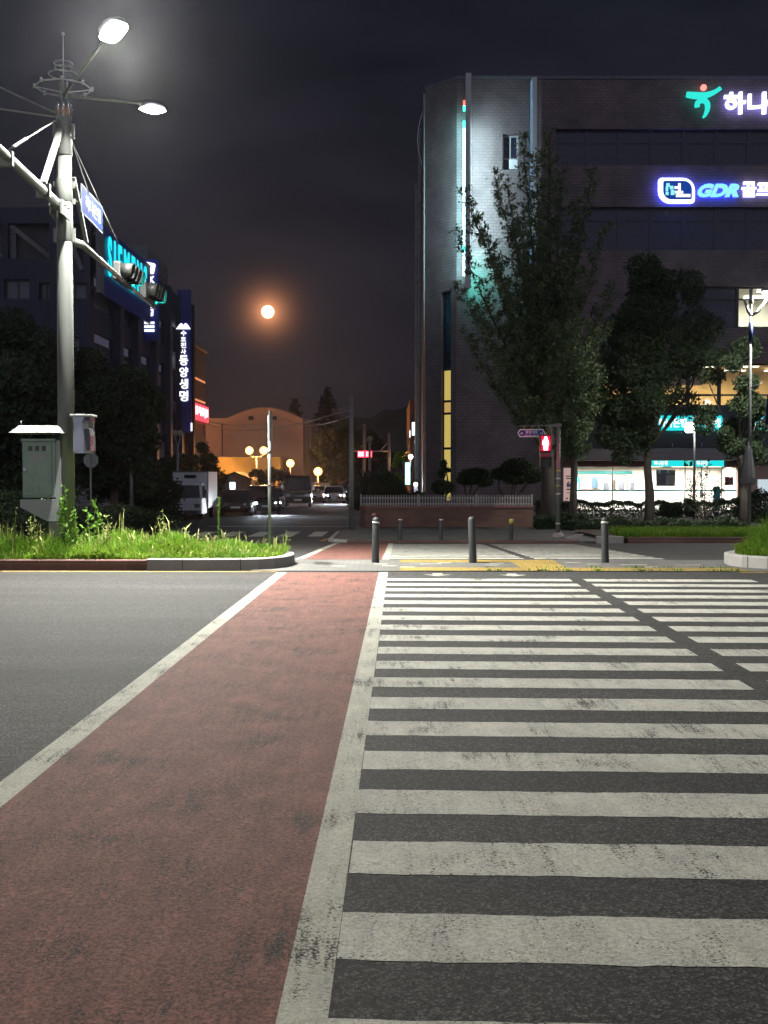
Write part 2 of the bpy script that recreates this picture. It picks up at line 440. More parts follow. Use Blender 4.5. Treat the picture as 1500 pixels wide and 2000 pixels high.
M['chrome'] = mat('stainless_steel', (0.62, 0.64, 0.70), 0.22, 0.9, var=0.08)
M['bollard'] = mat('bollard_rubber', (0.045, 0.052, 0.053), 0.6, var=0.25, scale=12)
M['reflector'] = mat('reflective_band', (0.62, 0.60, 0.55), 0.4)
M['bluesign'] = mat('blue_sign_face', (0.0008, 0.008, 0.055), 0.6, var=0.08, spec=.2)
M['navysign'] = mat('navy_sign_face', (0.02, 0.03, 0.25), 0.4, var=0.08)
M['boardwhite'] = mat('board_white', (0.11, 0.12, 0.14), 0.6, var=0.05, spec=.2)
M['signwhite'] = mat('sign_white', (0.75, 0.75, 0.75), 0.5, var=0.05)
M['tile'] = brickmat('brick_tile', (0.265, 0.215, 0.212), (0.225, 0.185, 0.182), (0.13, 0.11, 0.11), 0.36, 0.18, 'DZ', 0.014)
M['tile_side'] = brickmat('brick_tile_side', (0.265, 0.215, 0.212), (0.225, 0.185, 0.182), (0.13, 0.11, 0.11), 0.36, 0.18, 'DZ', 0.014)
M['wallbrick'] = brickmat('wall_brick', (0.28, 0.15, 0.115), (0.22, 0.115, 0.09), (0.20, 0.15, 0.13), 0.42, 0.14, 'XZ', 0.012)
M['darkglass'] = mat('dark_window_glass', (0.018, 0.021, 0.048), 0.25, var=0.1, spec=0.8)
M['greyglass'] = mat('blind_behind_glass', (0.16, 0.16, 0.20), 0.35, var=0.2, scale=1.2)
M['frame'] = mat('window_frame', (0.06, 0.06, 0.065), 0.5)
M['paleframe'] = mat('pale_frame', (0.42, 0.42, 0.42), 0.5)
M['navy'] = mat('navy_cladding', (0.021, 0.022, 0.062), 0.5, var=0.15)
M['greycol'] = mat('grey_cladding', (0.17, 0.17, 0.19), 0.6)
M['render'] = mat('wall_render', (0.40, 0.285, 0.25), 0.85, var=0.12, scale=0.5, bump=0.1)
M['ochre'] = mat('ochre_wall', (0.78, 0.62, 0.22), 0.8, var=0.15, scale=.6)
M['concrete'] = mat('concrete', (0.26, 0.25, 0.245), 0.85, var=0.2, scale=1.5, bump=0.2)
M['whitewall'] = mat('painted_white', (0.62, 0.62, 0.60), 0.6, var=0.08)
M['picket'] = mat('picket_white', (0.50, 0.47, 0.43), 0.6, var=0.2, scale=8)
M['awning'] = mat('brushed_canopy_metal', (0.20, 0.18, 0.175), 0.35, 0.7, var=0.15, stretch=(.3, 1, 4))
M['bark'] = mat('bark', (0.10, 0.085, 0.07), 0.9, var=0.4, scale=6, bump=0.8, bscale=18, stretch=(1, 1, .25))
M['ginkgo'] = leafmat('ginkgo_leaf', (0.13, 0.185, 0.10), (0.18, 0.235, 0.12))
M['zelkova'] = leafmat('broad_leaf', (0.065, 0.10, 0.055), (0.095, 0.14, 0.07))
M['darkleaf'] = leafmat('dark_leaf', (0.045, 0.07, 0.04), (0.065, 0.095, 0.05))
M['conifer'] = leafmat('conifer_needles', (0.028, 0.045, 0.03), (0.04, 0.06, 0.035), 0.1)
M['grass'] = leafmat('grass_blade', (0.095, 0.225, 0.018), (0.20, 0.31, 0.032), 0.35, 1.6)
M['seed'] = leafmat('grass_seed', (0.34, 0.36, 0.12), (0.42, 0.42, 0.18), 0.3)
M['weed'] = leafmat('weed_leaf', (0.10, 0.24, 0.03), (0.18, 0.33, 0.05), 0.35)
M['hill'] = mat('wooded_hill', (0.035, 0.045, 0.035), 0.95, var=0.5, scale=0.08, bump=1.0, bscale=0.4)
M['carblack'] = mat('black_car_paint', (0.012, 0.012, 0.014), 0.18, 0.2, var=0.05, spec=0.8)
M['cargrey'] = mat('grey_car_paint', (0.16, 0.165, 0.17), 0.28, 0.4, var=0.05, spec=0.7)
M['carsilver'] = mat('silver_car_paint', (0.45, 0.45, 0.46), 0.28, 0.5, var=0.05, spec=0.7)
M['truckwhite'] = mat('truck_white_paint', (0.78, 0.79, 0.81), 0.4, var=0.08)
M['carglass'] = mat('car_glass', (0.01, 0.01, 0.012), 0.06, var=0.05, spec=0.9)
M['tyre'] = mat('tyre_rubber', (0.02, 0.02, 0.02), 0.85)
M['rim'] = mat('wheel_rim', (0.45, 0.45, 0.46), 0.35, 0.7)
M['cloth'] = mat('grey_banner_cloth', (0.20, 0.20, 0.21), 0.85, var=0.15)
M['interior'] = mat('lobby_wall', (0.72, 0.66, 0.56), 0.6, var=0.06)
M['interior2'] = mat('office_wall', (0.62, 0.50, 0.28), 0.7, var=0.12, scale=0.6)
M['screen_dark'] = mat('dark_screen', (0.08, 0.09, 0.10), 0.3)
M['teal'] = mat('teal_film', (0.02, 0.32, 0.30), 0.4)
M['pinkpanel'] = mat('pink_beige_panel', (0.55, 0.36, 0.31), 0.6, var=0.08)
M['redbrown'] = mat('red_brown_lintel', (0.30, 0.12, 0.11), 0.5)
M['glass'] = glass('clear_glass')
def E_(n, c, s): M[n] = emit(n, c, s)
E_('moon', (1.0, 0.80, 0.44), 3.2)
E_('led_white', (1.0, 1.0, 0.93), 30.0)
E_('led_white_soft', (1.0, 0.98, 0.92), 9.0)
E_('sodium', (1.0, 0.40, 0.06), 10.0)
E_('sodium_white', (1.0, 0.56, 0.14), 6.0)
E_('cyan_sign', (0.02, 0.72, 0.74), 1.1)
E_('cyan_letter', (0.02, 0.78, 0.88), 1.15)
E_('white_letter', (0.95, 0.95, 1.0), 1.8)
E_('white_letter_dim', (0.95, 0.96, 0.95), 1.4)
E_('blue_return', (0.03, 0.05, 1.0), 16.0)
E_('violet_return', (0.28, 0.28, 1.0), 6.0)
E_('teal_logo', (0.03, 0.72, 0.62), 1.2)
E_('red_dot', (1.0, 0.22, 0.18), 2.2)
E_('gdr_blue', (0.01, 0.05, 0.32), 1.0)
E_('gdr_letter', (0.25, 0.75, 0.85), 1.3)
E_('red_man', (1.0, 0.05, 0.16), 12.0)
E_('red_man_core', (1.0, 0.62, 0.66), 12.0)
E_('green_lens', (0.02, 0.85, 0.75), 9.0)
E_('red_led', (1.0, 0.02, 0.05), 4.0)
E_('red_led_core', (1.0, 0.35, 0.35), 5.0)
E_('strip_teal', (0.05, 1.0, 0.78), 5.0)
E_('strip_white', (0.55, 0.88, 1.0), 7.0)
E_('strip_red', (1.0, 0.12, 0.08), 3.0)
E_('strip_blue', (0.20, 0.40, 0.66), 0.6)
E_('head_lamp', (0.85, 0.93, 1.0), 120.0)
E_('amber', (1.0, 0.35, 0.08), 5.0)
E_('tail', (1.0, 0.25, 0.15), 12.0)
E_('yellow_window', (0.58, 0.45, 0.12), 0.95)
E_('yellow_window_warm', (0.62, 0.40, 0.12), 0.85)
E_('ceiling_lamp', (1.0, 0.93, 0.7), 4.0)
E_('ceiling_lamp_white', (0.92, 1.0, 0.85), 5.0)
E_('lit_box', (0.85, 0.92, 1.0), 3.0)
E_('pale_window', (0.62, 0.75, 0.80), 0.9)
E_('led_logo', (0.08, 0.35, 0.9), 1.6)
E_('lilac_window', (0.30, 0.28, 0.45), 0.16)
E_('sign_navy', (0.01, 0.02, 0.07), 0.5)
E_('teal_box', (0.03, 0.55, 0.55), 1.3)
E_('red_text', (1.0, 0.06, 0.09), 2.0)
E_('warm_text', (1.0, 0.35, 0.15), 1.0)
def film(name, col, tr):
    m, nt, out = newmat(name); N = NT(nt)
    d = N.n('ShaderNodeBsdfDiffuse', {'Color': c4(col)}); t = N.n('ShaderNodeBsdfTranslucent', {'Color': c4(col)})
    x = N.n('ShaderNodeMixShader', {0: tr, 1: d.outputs[0], 2: t.outputs[0]}); nt.links.new(x.outputs[0], out.inputs[0]); return m
M['film'] = film('frosted_film', (0.9, 0.88, 0.8), 0.75)
M['posterglow'] = film('backlit_poster', (0.75, 0.62, 0.58), 0.7)
M['blueink'] = mat('blue_ink', (0.12, 0.25, 0.42), 0.5)
M['greyink'] = mat('grey_ink', (0.30, 0.27, 0.27), 0.5)

# ================================================================== THE SETTING
TLM = -0.02                                        # the road edges drift by this much per metre to the right
def UV(u, Y, dz=0.0, tilt=-0.045):                 # crossing coordinates -> world
    y = Y + tilt * u; return (u + SL * y, y, gz(y) + dz)
def sheet(name, pts, mt, z=0.0, kind='structure', parent=None):
    mb = MB(); mb.add([(x, y, zz + z) for x, y, zz in pts], [tuple(range(len(pts)))])
    o = mb.build(name, mt, parent)
    if parent is None: o['kind'] = kind
    return o
mb = MB(); mb.add([(-900, -60, -0.9), (900, -60, -0.9), (900, 23, -0.9), (-900, 23, -0.9), (-900, 1200, -0.9), (900, 1200, -0.9)], [(0, 1, 2, 3), (3, 2, 5, 4)])
mb.build('ground', M['ground'])['kind'] = 'structure'
mb = MB()
ys = [-12, 0, 12, 21.5, 23.2, 28, 33, 37.5, 150]
xs = [-70, -17, -8, 0, 8, 17, 70]
vs = [(x, y, gz(y)) for y in ys for x in xs]; nx = len(xs)
mb.add(vs, [(j * nx + i, j * nx + i + 1, (j + 1) * nx + i + 1, (j + 1) * nx + i) for j in range(len(ys) - 1) for i in range(nx - 1)])
mb.build('road', M['asphalt'])['kind'] = 'structure'

# red cycle lane, its white borders and the two zebra fields, near and far
def strip(name, u0, u1, Y0, Y1, mt, dz, tilt=-0.02, n=1):
    mb = MB()
    for i in range(n):
        a, b = Y0 + (Y1 - Y0) * i / n, Y0 + (Y1 - Y0) * (i + 1) / n
        mb.add([UV(u0, a, dz, tilt), UV(u1, a, dz, tilt), UV(u1, b, dz, tilt), UV(u0, b, dz, tilt)], [(0, 1, 2, 3)])
    o = mb.build(name, mt); o['kind'] = 'structure'; return o
NEAR0, NEAR1, FAR0, FAR1 = 0.9, 20.02, 23.45, 37.1
strip('cycle_lane', -1.945, -0.366, NEAR0, NEAR1, M['red_lane'], 0.002)
strip('cycle_lane', -1.945, -0.366, FAR0, FAR1, M['red_lane'], 0.002)
for a, b, n in ((NEAR0, NEAR1, 1), (FAR0, FAR1, 1)):
    strip('road_marking_line', -2.11, -1.945, a, b, M['line_paint'], 0.002)
    strip('road_marking_line', -0.366, -0.214, a, b, M['line_paint'], 0.002)
mb = MB(); jr = random.Random(2)
def ragged(mb, u0, u1, ya, yb):
    n = int((u1 - u0) / .05); bot = []; top = []
    w0 = w1 = 0.0
    for i in range(n + 1):
        w0 = w0 * .6 + jr.gauss(0, .0035); w1 = w1 * .6 + jr.gauss(0, .0035)
        u = u0 + (u1 - u0) * i / n; e_ = jr.gauss(0, .003) if i in (0, n) else 0
        bot.append(UV(u + e_, ya + w0, .002)); top.append(UV(u + e_, yb + w1, .002))
    mb.add(bot + top, [(i, i + 1, n + 2 + i, n + 1 + i) for i in range(n)])
for i in range(18):
    yc = 4.078 + 0.857 * i
    for u0, u1 in ((-0.213, 2.69), (2.905, 5.55)): ragged(mb, u0, u1, yc - .215, yc + .215)
ragged(mb, -0.213, 2.69, 3.005, 3.435)
mb.build('crossing_stripes', M['white_paint'])['kind'] = 'structure'
mb = MB()
for i in range(15):
    yc = 24.0 + 0.857 * i
    for u0, u1 in ((-0.213, 2.50), (2.72, 5.30)):
        mb.add([UV(u0, yc - .215, .002), UV(u1, yc - .215, .002), UV(u1, yc + .215, .002), UV(u0, yc + .215, .002)], [(0, 1, 2, 3)])
mb.build('crossing_stripes', M['white_paint'])['kind'] = 'structure'
# direction arrows of the crossing, on the road by the refuge
for px in (855, 1000):
    u = (px - 782) * CAMH / (1122 - 935); mb = MB()
    poly = [(-.06, .22), (.06, .22), (.06, .02), (.17, .02), (0, -.24), (-.17, .02), (-.06, .02)]
    mb.add([UV(u + a * 1.35, 19.62 + b * 1.2, .002) for a, b in poly], [tuple(range(7))[::-1]])
    mb.build('road_marking_arrow', M['line_paint'])['kind'] = 'structure'
# yellow kerb lines
for u0, u1 in ((-22, -2.12), (5.8, 22)):
    strip('road_marking_yellow_line', u0, u1, 20.06 if u0 < 0 else 20.10, 20.2 if u0 < 0 else 20.24, M['yellow_paint'], 0.006)
# side street: its small zebra, yellow chevron and stop line
mb = MB()
for k in range(9):
    u = -8.6 + 1.06 * k
    mb.add([(u + SL * 42, 41.6, -.441), (u + .52 + SL * 42, 41.6, -.441), (u + .52 + SL * 46, 45.4, -.441), (u + SL * 46, 45.4, -.441)], [(0, 1, 2, 3)])
mb.build('crossing_stripes', M['line_paint'])['kind'] = 'structure'
mb = MB()
for k in range(2):
    a = -2.15 + k * .38
    mb.add([(a, 38.6, -.441), (a + .16, 38.6, -.441), (a + .42, 40.4, -.441), (a + .26, 40.4, -.441)], [(0, 1, 2, 3)])
mb.build('road_marking_chevron', M['yellow_paint'])['kind'] = 'structure'
mb = MB(); mb.add([(-7.5, 50.2, -.441), (-1.2, 50.2, -.441), (-1.2, 50.55, -.441), (-7.5, 50.55, -.441)], [(0, 1, 2, 3)])
mb.build('road_marking_stop_line', M['line_paint'])['kind'] = 'structure'

# ---- refuge in the middle of the road
def TL(x, y): return y + TLM * x
mb = MB()
x0, x1 = -2.3, 8.0
mb.add([(x0, TL(x0, 20.26), .012), (x1, TL(x1, 20.26), .012), (x1, TL(x1, 23.12), .012), (x0, TL(x0, 23.12), .012),
        (x0, TL(x0, 20.26), -.1), (x1, TL(x1, 20.26), -.1), (x1, TL(x1, 23.12), -.1), (x0, TL(x0, 23.12), -.1)], [(0, 1, 2, 3), (4, 5, 1, 0), (7, 3, 2, 6)])
mb.build('refuge_pavement', M['paving'])['kind'] = 'structure'
def paver(name, x0, x1, ya, yb, mt, z=.018):
    mb = MB(); mb.add([(x0, TL(x0, ya), z), (x1, TL(x1, ya), z), (x1, TL(x1, yb), z), (x0, TL(x0, yb), z)], [(0, 1, 2, 3)]); o = mb.build(name, mt); o['kind'] = 'structure'; return o
paver('tactile_paving', .28, 6.25, 20.29, 21.0, M['tactile'])
paver('tactile_paving', .30, 3.3, 22.35, 23.0, M['tactile'])
paver('tactile_paving', 2.42, 3.25, 21.003, 22.347, M['tactile'])
mb = MB(); r_ = random.Random(3)
for k in range(26):
    x = r_.uniform(-2.0, 5.6); y = r_.uniform(21.0, 22.4)
    if 2.2 < x < 3.4: continue
    mb.add([(x, TL(x, y), .017), (x + .26, TL(x, y), .017), (x + .26, TL(x, y) + .13, .017), (x, TL(x, y) + .13, .017)], [(0, 1, 2, 3)])
mb.build('paving_white_blocks', M['line_paint'])['kind'] = 'structure'

def kerb_ring(name, pts, w, h, mt, label=None, z0=0.0):
    """a run of kerb stones along pts, w wide inwards (left of travel), with joints"""
    mb = MB(); n = len(pts)
    P2 = [Vector((p[0], p[1])) for p in pts]; nr = []
    for i in range(n):
        d = (P2[min(i + 1, n - 1)] - P2[max(i - 1, 0)]).normalized(); nr.append(Vector((-d.y, d.x)))
    vs = []
    for p, q in zip(P2, nr):
        z = gz(p.y)
        vs += [(p.x, p.y, -.6), (p.x, p.y, z + h - .02), (p.x + q.x * .02, p.y + q.y * .02, z + h), (p.x + q.x * w, p.y + q.y * w, z + h), (p.x + q.x * w, p.y + q.y * w, -.6)]
    fs = [(i * 5 + k, (i + 1) * 5 + k, (i + 1) * 5 + k + 1, i * 5 + k + 1) for i in range(n - 1) for k in range(4)]
    fs += [(0, 1, 2, 3, 4), tuple((n - 1) * 5 + k for k in (4, 3, 2, 1, 0))]
    mb.add(vs, fs); o = mb.build(name, mt); o['kind'] = 'structure'; return o
XE = -1.62
# left bed: brown stained kerb, then pale stones with a rounded nose
nose = [(-2.6, TL(-2.6, 20.42)), (-2.2, 20.55), (-1.95, 20.78), (-1.75, 21.2), (-1.66, 21.8), (-1.72, 22.4), (-1.95, 22.85), (-2.35, 23.08), (-3.0, 23.15), (-24, 23.6)]
kerb_ring('median_kerb', [(-24, TL(-24, 20.36)), (-10, TL(-10, 20.36)), (-4.13, TL(-4.13, 20.36))], .16, .19, M['kerb_brown'])
kerb_ring('median_kerb', [(-4.12, TL(-4.12, 20.35)), (-3.2, TL(-3.2, 20.36))] + nose, .17, .21, M['kerb'])
mb = MB(); mb.add([(-24, 20.9, .16), (-4, 20.55, .16), (-2.5, 20.65, .16), (-2.0, 21.0, .16), (-1.8, 21.5, .16), (-1.82, 22.2, .16), (-2.1, 22.75, .16), (-2.6, 22.95, .16), (-24, 23.4, .16)], [tuple(range(9))])
mb.build('planting_soil', M['ground'])['kind'] = 'structure'
noseR = [(24, 22.75), (8, 23.1), (7.2, 23.05), (6.75, 22.75), (6.42, 22.2), (6.32, 21.6), (6.42, 21.1), (6.75, 20.72), (7.3, 20.48), (9, 20.2), (24, 19.9)]
kerb_ring('median_kerb', noseR, .17, .22, M['kerb'])
mb = MB(); mb.add([(24, 22.6, .17), (8, 22.95, .17), (7.2, 22.9, .17), (6.65, 22.3, .17), (6.5, 21.6, .17), (6.75, 21.0, .17), (7.4, 20.62, .17), (9, 20.35, .17), (24, 20.05, .17)], [tuple(range(9))])
mb.build('planting_soil', M['ground'])['kind'] = 'structure'

# ---- far side pavement, plaza and verge
ZP = -0.39
mb = MB(); mb.add([(-1.75, 38.3, ZP), (-1.2, 37.75, ZP), (6.9, 37.5, ZP), (26, 37.2, ZP), (26, 73, ZP), (2.4, 73, ZP), (2.4, 52, ZP), (-0.8, 52, ZP), (-1.7, 44, ZP),
                   (-1.75, 38.3, -.6), (-1.2, 37.75, -.6), (6.9, 37.5, -.6), (26, 37.2, -.6), (-0.8, 52, -.6), (-1.7, 44, -.6)],
        [tuple(range(9)), (9, 10, 1, 0), (10, 11, 2, 1), (11, 12, 3, 2), (14, 9, 0, 8), (13, 14, 8, 7)])
mb.build('far_pavement', M['paving'])['kind'] = 'structure'
kerb_ring('pavement_kerb', [(-1.2, 37.72), (6.2, 37.42)], .15, .075, M['kerb_brown'])
kerb_ring('pavement_kerb', [(-1.78, 44), (-1.82, 38.4), (-1.6, 37.95), (-1.2, 37.73)][::1], .14, .10, M['kerb'])
mb = MB()
mb.add([(-60, 38.0, ZP), (-11.6, 38.0, ZP), (-10.9, 39.0, ZP), (-10.6, 150, ZP), (-60, 150, ZP), (-11.6, 38.0, -.6), (-60, 38.0, -.6), (-10.9, 39.0, -.6), (-10.6, 150, -.6)], [(0, 1, 2, 3, 4), (6, 5, 1, 0), (5, 7, 2, 1), (7, 8, 3, 2)])
mb.build('side_pavement', M['paving'])['kind'] = 'structure'
mb = MB(); mb.add([(1.2, 73, ZP), (70, 73, ZP), (70, 150, ZP), (2.2, 150, ZP)], [(0, 1, 2, 3)])
mb.build('far_ground', M['concrete'])['kind'] = 'structure'
# verge: brown kerb wall, soil and grass to the right of the crossing
kerb_ring('verge_kerb', [(7.75, 37.35), (26, 36.9)], .2, .19, M['kerb_brown'])
mb = MB(); mb.add([(7.1, 37.6, -.30), (26, 37.1, -.30), (26, 44, -.30), (7.1, 44, -.30)], [(0, 1, 2, 3)])
mb.build('verge_soil', M['ground'])['kind'] = 'structure'
def kerbstone(x0, x1, y0, y1, z0, z1, skew=0.0):
    mb = MB(); mb.add([(x0, y0, z0), (x1, y0, z0), (x1, y1, z0), (x0, y1, z0), (x0, y0, z1 + skew), (x1, y0, z1), (x1, y1, z1), (x0, y1, z1 + skew)], [(0, 1, 5, 4), (1, 2, 6, 5), (2, 3, 7, 6), (3, 0, 4, 7), (4, 5, 6, 7)])
    o = mb.build('kerb_stone', M['kerb'], bevel=.01); o['kind'] = 'structure'; return o
kerbstone(6.05, 6.60, 38.9, 39.15, -.5, -.22, -.13)
kerbstone(6.72, 7.55, 37.05, 37.4, -.5, -.22)

# hills far away
mb = MB(); hp = []
for i in range(121):
    x = -420 + i * 7
    h = 29 + 6 * math.sin(x * .013 + 1.2) + 3.0 * math.sin(x * .05 + .6) + 1.4 * math.sin(x * .17) + 1.2 * math.sin(x * .41 + 2)
    if -70 < x < -20: h -= 0
    hp.append((x, h))
N_ = len(hp)
rings = [[(x, 560 + 0 * k, -1) for x, h in hp], [(x, 575, h * .55) for x, h in hp], [(x, 610, h * 1.0) for x, h in hp], [(x, 700, h * .6) for x, h in hp]]
vs = [p for r in rings for p in r]
mb.add(vs, [(j * N_ + i, j * N_ + i + 1, (j + 1) * N_ + i + 1, (j + 1) * N_ + i) for j in range(3) for i in range(N_ - 1)])
mb.build('hills', M['hill'])['kind'] = 'structure'

# the moon
mo = MB(); mo.sphere(P(523, 609, 3000), 3000 * 12.6 / FPX, 32, 18)
mo = mo.build('moon', M['moon']); tag(mo, 'bright orange-white full moon with an orange rim in the night sky', 'moon')

# ================================================================== BANK BUILDING (right)
FY = 72.0
Fr = FR((0, FY, 0), (1, 0, 0), (0, -1, 0))
def fx(px): return (px - 750) / FPX * FY
def fz(py): return P(750, py, FY).z
bank = thing('bank_building', 'tall dark brick office building with glowing cyan light fins and a lit ground floor hall', 'building', (14, 73, -0.45))
XL = fx(891); CH = Vector((2.60, 73.9, 0)); ZT = 25.78; XR = 33.0
holes = [(fx(980), fx(1011), fz(332), fz(262)),
         (fx(1082), XR - 1, 20.6, 22.8), (fx(1082), XR - 1, 15.5, 18.1), (fx(1240), XR - 1, 10.8, 13.3), (fx(1100), XR - 1, 6.0, 8.65), (fx(1100), XR - 1, -.44, 5.98)]
mb = MB(); fwall(mb, Fr, XL, XR, -.45, ZT, holes, .5)
Fc = FR(Vector((XL, FY, 0)), CH - Vector((XL, FY, 0)), (-1, -1, 0))
clen = (CH - Vector((XL, FY, 0))).length
# chamfer runs right to left: a grows to the left
d_ = (Vector((XL, FY, 0)) - CH).normalized(); Fc = FR(CH, d_, Vector((d_.y, -d_.x, 0)))
if Fc.n.y > 0: Fc.n = -Fc.n
def ca(px):                                         # chamfer coordinate from a picture column
    d = ray(px, 900); t = CH; 
    # intersect ray (x = k*y) with the chamfer line
    k = d.x / d.y; s = (k * t.y - t.x) / (d_.x - k * d_.y); return s
cwin = [(ca(861.5), ca(880), .2, fz(566))]
fwall(mb, Fc, 0, clen, -.45, ZT, cwin, .45)
Fs = FR(CH, (SL, 1, 0), (-1, 0, 0))
fwall(mb, Fs, 0, 36, -.45, ZT - .0, [], .3)
mb.add([(XL, FY, ZT), (XR, FY, ZT), (XR, 108, ZT), (CH.x + SL * 36, 109.9, ZT), (CH.x, CH.y, ZT)], [(0, 1, 2, 3, 4)])
mb.add([(XR, FY, -.45), (XR, 108, -.45), (XR, 108, ZT), (XR, FY, ZT)], [(0, 1, 2, 3)])
mb.add([(XR, 108, -.45), (CH.x + SL * 36, 109.9, -.45), (CH.x + SL * 36, 109.9, ZT), (XR, 108, ZT)], [(0, 1, 2, 3)])
mb.build('wall', M['tile'], bank)
mb = MB(); fbox(mb, Fr, XL - .02, XR, ZT, ZT + .18, -.4, .06)
cpb = MB(); fbox(mb, Fc, 0, clen - .1, ZT + .002, ZT + .182, -.4, .06)
mb.build('parapet_coping', M['greycol'], bank)
# corner pipe and downpipe on the side wall
mb = MB(); mb.tube([(2.50, 73.85, -.4), (2.50, 73.85, 25.5)], .06); mb.build('downpipe', M['paleframe'], bank)
mb = MB(); mb.tube([(2.42, 80.5, -.4), (2.42, 80.5, 25.3)], .10); mb.build('downpipe', M['paleframe'], bank)
mb = MB(); mb.tube([(2.50, 90.5, -.4), (2.50, 90.5, 24.0)], .14); mb.build('downpipe', M['paleframe'], bank)
# oval panel on the side wall
mb = MB(); pts = []
z0_, z1_ = P(826, 330, 75.2).z, P(826, 214, 75.2).z
for i in range(13):
    t = i / 12; pts.append((2.6 - .10 - .36 * math.sin(math.pi * t), 75.2, z0_ + (z1_ - z0_) * t))
mb.tube(pts, .055); mb.build('curved_rail', M['chrome'], bank)
# square recessed window with an air conditioner
def window(fr, a0, a1, b0, b1, cuts_a, cuts_b, gm, fm, depth=.3, parent=bank, fw=.05, name='window'):
    mb = MB(); fquad(mb, fr, a0, a1, b0, b1, -depth + .02); w = mb.build(name, gm, parent)
    mb = MB()
    for b in [b0 + fw, *cuts_b, b1 - fw]: fbox(mb, fr, a0, a1, b - fw, b + fw, -depth + .03, -depth + .09)
    for a in [a0 + fw, *cuts_a, a1 - fw]: fbox(mb, fr, a - fw, a + fw, b0 + fw * 2, b1 - fw * 2, -depth + .033, -depth + .087)
    mb.build('frame', fm, w); return w
h = holes[0]
window(Fr, h[0], h[1], h[2], h[3], [(h[0] + h[1]) / 2], [h[2] + .75], M['darkglass'], M['paleframe'], .42)
mb = MB(); fbox(mb, Fr, h[0] + .42, h[1] - .06, h[2] + .05, h[2] + .65, -.3, -.06); mb.build('air_conditioner', M['truckwhite'], bank)
for (a0, a1, b0, b1) in holes[1:4]:
    nn = int((a1 - a0) / 1.95); w_ = (a1 - a0) / nn
    for k in range(nn):
        window(Fr, a0 + k * w_, a0 + (k + 1) * w_, b0, b1, [], [b1 - .75], M['darkglass'] if b1 > 14 or a0 + k * w_ < fx(1395) else M['glass'], M['darkglass'] if b1 > 14 else M['frame'], .4)
# tall stair window on the chamfer: dark upper panes, lit lower ones
a0, a1, b0, b1 = cwin[0]
def cz(py): return P(868, py, 72.9).z
zs = [.2, cz(876), cz(808), cz(784), cz(722), cz(640), b1]
for k in range(6):
    gm = M['yellow_window'] if k in (0, 1, 3) else M['yellow_window_warm'] if k == 2 else M['darkglass']
    window(Fc, a0, a1, zs[k], zs[k + 1], [], [], gm, M['frame'], .25, fw=.035)
# interiors behind the lit window bands
def room(fr, a0, a1, b0, b1, dep, wallm, parent, name='room'):
    mb = MB()
    fquad(mb, fr, a0, a1, b0, b1, -dep)
    mb.add([fr(a0, b0, -.45), fr(a1, b0, -.45), fr(a1, b0, -dep), fr(a0, b0, -dep)], [(0, 1, 2, 3)])
    mb.add([fr(a0, b1, -.45), fr(a1, b1, -.45), fr(a1, b1, -dep), fr(a0, b1, -dep)], [(0, 1, 2, 3)])
    mb.add([fr(a0, b0, -.45), fr(a0, b1, -.45), fr(a0, b1, -dep), fr(a0, b0, -dep)], [(0, 1, 2, 3)])
    mb.add([fr(a1, b0, -.45), fr(a1, b1, -.45), fr(a1, b1, -dep), fr(a1, b0, -dep)], [(0, 1, 2, 3)])
    return mb.build(name, wallm, parent)
room(Fr, fx(1100), XR - 1, 5.9, 8.75, 7.0, M['interior2'], bank)
room(Fr, fx(1395), XR - 1, 10.7, 13.4, 6.0, M['interior'], bank)
for b_, px0, mt_ in ((8.62, 1110, 'ceiling_lamp'), (13.3, 1398, 'ceiling_lamp_white')):
    k = 0; a = fx(px0) + .4
    while a < XR - 2.5:
        for c in ((-1.6, -2.0), (-4.3, -4.7)):
            mb = MB(); fbox(mb, Fr, a, a + 1.3, b_ - .05, b_, c[1], c[0]); mb.build('ceiling_light', M[mt_], bank)
        a += 2.6
a0, a1, b0, b1 = holes[4]
n_ = 11; w_ = (a1 - a0) / n_
for k in range(n_): window(Fr, a0 + k * w_, a0 + (k + 1) * w_, b0, b1, [], [b0 + .72], M['glass'], M['frame'], .4, fw=.06)
# half drawn blinds in the yellow office
for a, w in ((fx(1300), 2.4), (fx(1178), 2.0)):
    mb = MB(); fbox(mb, Fr, a, a + w, 7.35, 8.6, -.62, -.60); mb.build('window_blind', M['interior2'], bank)
for px, col_, pw in ((1180, (1, .74, .34), 330), (1300, (1, .74, .34), 330), (1420, (1, .74, .34), 380), (1540, (1, .74, .34), 380)):
    lamp_light((fx(px), FY + 3, 8.4), pw, col_, 1.2)
for px in (1430, 1530): lamp_light((fx(px), FY + 3, 13.1), 330, (.92, 1.0, .82), 1.2)

# ground floor: brick front left of the hall, fascia, canopy, glazed cash-machine hall
hz0, hz1 = -.38, fz(912)
mb = MB(); fbox(mb, Fr, fx(1100) + .0, XR - 1, fz(872), 5.98, -.3, -.02); mb.build('fascia', M['frame'], bank)
mb = MB(); fbox(mb, Fr, fx(1118), XR - 1, P(1200, 899, 70.4).z, P(1200, 876, 70.4).z, -.02, 1.6); mb.build('canopy', M['awning'], bank, bevel=.03)
mb = MB()
for px in (1137, 1194, 1308, 1365): mb.tube([Fr(fx(px), fz(874), .6), Fr(fx(px), fz(866), .6)], .03)
mb.build('canopy_bracket', M['paleframe'], bank)
mb = MB(); fbox(mb, Fr, fx(1126), fx(1272), hz1, fz(893), -.3, -.06); fbox(mb, Fr, fx(1412), fx(1441), hz1, fz(893), -.3, -.06); mb.build('lintel', M['redbrown'], bank)
mb = MB(); fbox(mb, Fr, fx(1100), fx(1126), -.4, fz(893), -.3, -.04); mb.build('pier', M['wallbrick'], bank)
